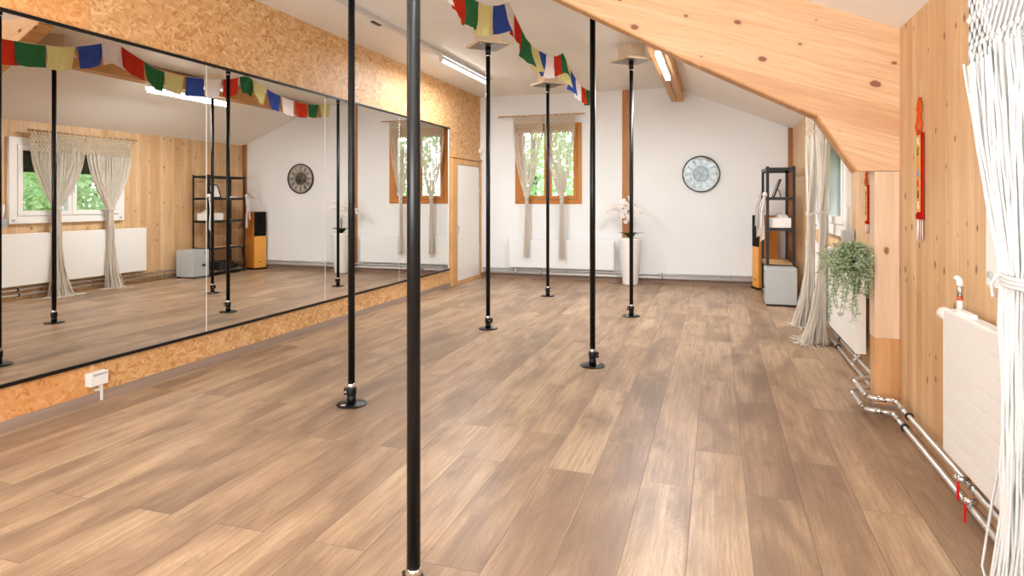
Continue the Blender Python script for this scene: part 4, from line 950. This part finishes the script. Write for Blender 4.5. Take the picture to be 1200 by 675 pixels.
# ------------------------------------------------------------------ brocade charms on the pine wall
def charm(label, y, ztop, zbot, s=1.0):
    t = thing('wall_charm', label, 'wall hanging', (XR-0.006, y, ztop))
    H = ztop - zbot; k = H/0.78
    b = MB(); b.tube([(0, 0, 0.10*k), (-0.002, 0, 0)], 0.0015, 5); b.build('hanging_string', M['cord'], t)
    b = MB()
    for sg in (-1, 1): b.tube([(-0.006, 0, -0.0), (-0.01, sg*0.03*s, -0.06*k), (-0.01, sg*0.006, -0.10*k), (-0.012, sg*0.045*s, -0.15*k), (-0.01, sg*0.018*s, -0.20*k)], 0.0075*s, 6)
    b.sphere((-0.012, 0, -0.10*k), 0.012*s, 1); b.build('knotted_loop', M['silk_orange'], t)
    w = 0.050*s; z0, z1 = -0.19*k, -0.635*k
    MB().box((-0.008, -w, z1), (0.0, w, z0), 0.002).build('band', M['silk_red'], t)
    MB().box((-0.012, -w*0.38, z1+0.015*k), (-0.007, w*0.72, z0-0.012*k), 0.001).build('centre_strip', M['silk_gold'], t)
    rnd = random.Random(2); cols = ['ink_white', 'ink_green', 'ink_yellow', 'ink_blue', 'ink_red', 'ink_dark', 'ink_white']
    for i, c in enumerate(cols):
        zc = z0 - 0.045*k - i*0.058*k; g = MB()
        for q in range(3):
            pts = []; a0 = rnd.uniform(-0.4, 0.4)
            for j in range(5):
                pts.append((-0.0135, 0.006*s + rnd.uniform(-0.010, 0.010)*s, zc + (0.018 - 0.009*j + rnd.uniform(-0.003, 0.003))*k))
            g.tube(pts, 0.0024*s, 5)
        g.build('symbol', M[c], t)
    MB().box((-0.012, -w*1.06, z1-0.025*k), (0.002, w*1.06, z1+0.004), 0.003).build('lower_cuff', M['silk_red'], t)
    for q, (yy, c) in enumerate([(0.042, 'ink_white'), (0.024, 'ink_white'), (0.008, 'silk_orange'), (-0.01, 'ink_white'), (-0.024, 'ink_maroon'), (-0.04, 'ink_white')]):
        b = MB()
        for j in range(5): b.tube([(-0.005, yy*s + 0.002*(j-2), z1-0.02*k), (-0.006, yy*s*1.05 + 0.0025*(j-2), -0.72*k), (-0.006, yy*s*1.15+0.003*(j-2), -H + rnd.uniform(0, 0.02))], 0.0016*s, 4)
        b.build('tassel', M[c], t)
charm('orange and red brocade hanging with coloured symbols on the near pine wall', 3.935, 1.845, 1.075)
charm('slim orange hanging half hidden behind the pine post', 5.2, 1.52, 1.05, 0.8)

# ------------------------------------------------------------------ outdoors
struct(MB().box((-16, -14, -1.6), (22, 30, -1.5)), 'ground', M['grass'])
def tree(label, x, y, h, cr, n, lf):
    t = thing('garden_tree', label, 'tree', (x, y, -1.5), 0, 'trees outside the windows')
    rnd = random.Random(int(x*10+y*7))
    b = MB(); b.tube([(0, 0, 0), (0.05, 0.03, h*0.4), (0.0, 0.05, h*0.8)], 0.13, 10, True, [1, 0.75, 0.35])
    for k in range(6):
        a = k*1.1; b.tube([(0.03, 0.03, h*(0.3+0.07*k)), (math.cos(a)*cr*0.4, math.sin(a)*cr*0.4, h*(0.45+0.07*k))], 0.04, 6, True, [1, 0.4])
    b.build('trunk', M['bark'], t)
    f = MB(); blobs = [Vector((rnd.uniform(-1, 1)*cr, rnd.uniform(-1, 1)*cr, rnd.uniform(h*0.05, h))) for _ in range(90)]
    for _ in range(n):
        c = rnd.choice(blobs); d = Vector((rnd.gauss(0, 1), rnd.gauss(0, 1), rnd.gauss(0, 1))).normalized(); p_ = c + d*rnd.uniform(0.3, 0.62)
        f.leaf(p_, Vector((rnd.gauss(0, 1), rnd.gauss(0, 1), rnd.gauss(-.3, .7))), d + Vector((0, 0, .6)), lf*rnd.uniform(.7, 1.3), lf*0.6)
    f.build('crown', M['treeleaf'], t, recalc=False)['kind'] = 'stuff'
tree('leafy green tree straight outside the brown far window', -4.2, 14.7, 5.6, 1.5, 6500, 0.17)
tree('leafy green tree seen in the mirror outside the brown far window', 0.2, 14.9, 5.2, 1.5, 6000, 0.17)
tree('leafy green tree outside the white side window with two long curtains', 5.6, 10.0, 4.4, 2.3, 10000, 0.19)
tree('leafy green tree outside the window beside the camera', 5.6, 4.0, 4.4, 1.6, 3000, 0.18)

# ------------------------------------------------------------------ sky, camera, colour
w = bpy.data.worlds.new('sky'); scene.world = w; w.use_nodes = True; nt = w.node_tree; nt.nodes.clear()
tc = nt.nodes.new('ShaderNodeTexCoord'); sp = nt.nodes.new('ShaderNodeSeparateXYZ'); nt.links.new(tc.outputs['Generated'], sp.inputs[0])
rp = nt.nodes.new('ShaderNodeValToRGB'); nt.links.new(sp.outputs[2], rp.inputs[0])
rp.color_ramp.elements[0].position = 0.0; rp.color_ramp.elements[0].color = (0.92, 0.96, 1.0, 1)
rp.color_ramp.elements[1].position = 0.7; rp.color_ramp.elements[1].color = (0.62, 0.76, 1.0, 1)
bg = nt.nodes.new('ShaderNodeBackground'); bg.inputs[1].default_value = 6.0; ow = nt.nodes.new('ShaderNodeOutputWorld')
nt.links.new(rp.outputs[0], bg.inputs[0]); nt.links.new(bg.outputs[0], ow.inputs[0])

cam = bpy.data.cameras.new('camera'); co = bpy.data.objects.new('camera', cam); col.objects.link(co); scene.camera = co
cam.sensor_fit = 'HORIZONTAL'; cam.sensor_width = 36.0; cam.lens = 36.0*750.06/1200.0
cam.shift_x = 0.0; cam.shift_y = -(337.5-233.72)/1200.0; cam.clip_start = 0.05; cam.clip_end = 200
co.location = (0, 0, 1.3); co.rotation_euler = (PI/2, 0, 0.30939)
scene.view_settings.view_transform = 'Standard'; scene.view_settings.look = 'None'
scene.view_settings.exposure = 0.0; scene.view_settings.gamma = 1.0
scene.cycles.max_bounces = 8; scene.cycles.diffuse_bounces = 5; scene.cycles.glossy_bounces = 5; scene.cycles.transparent_max_bounces = 12
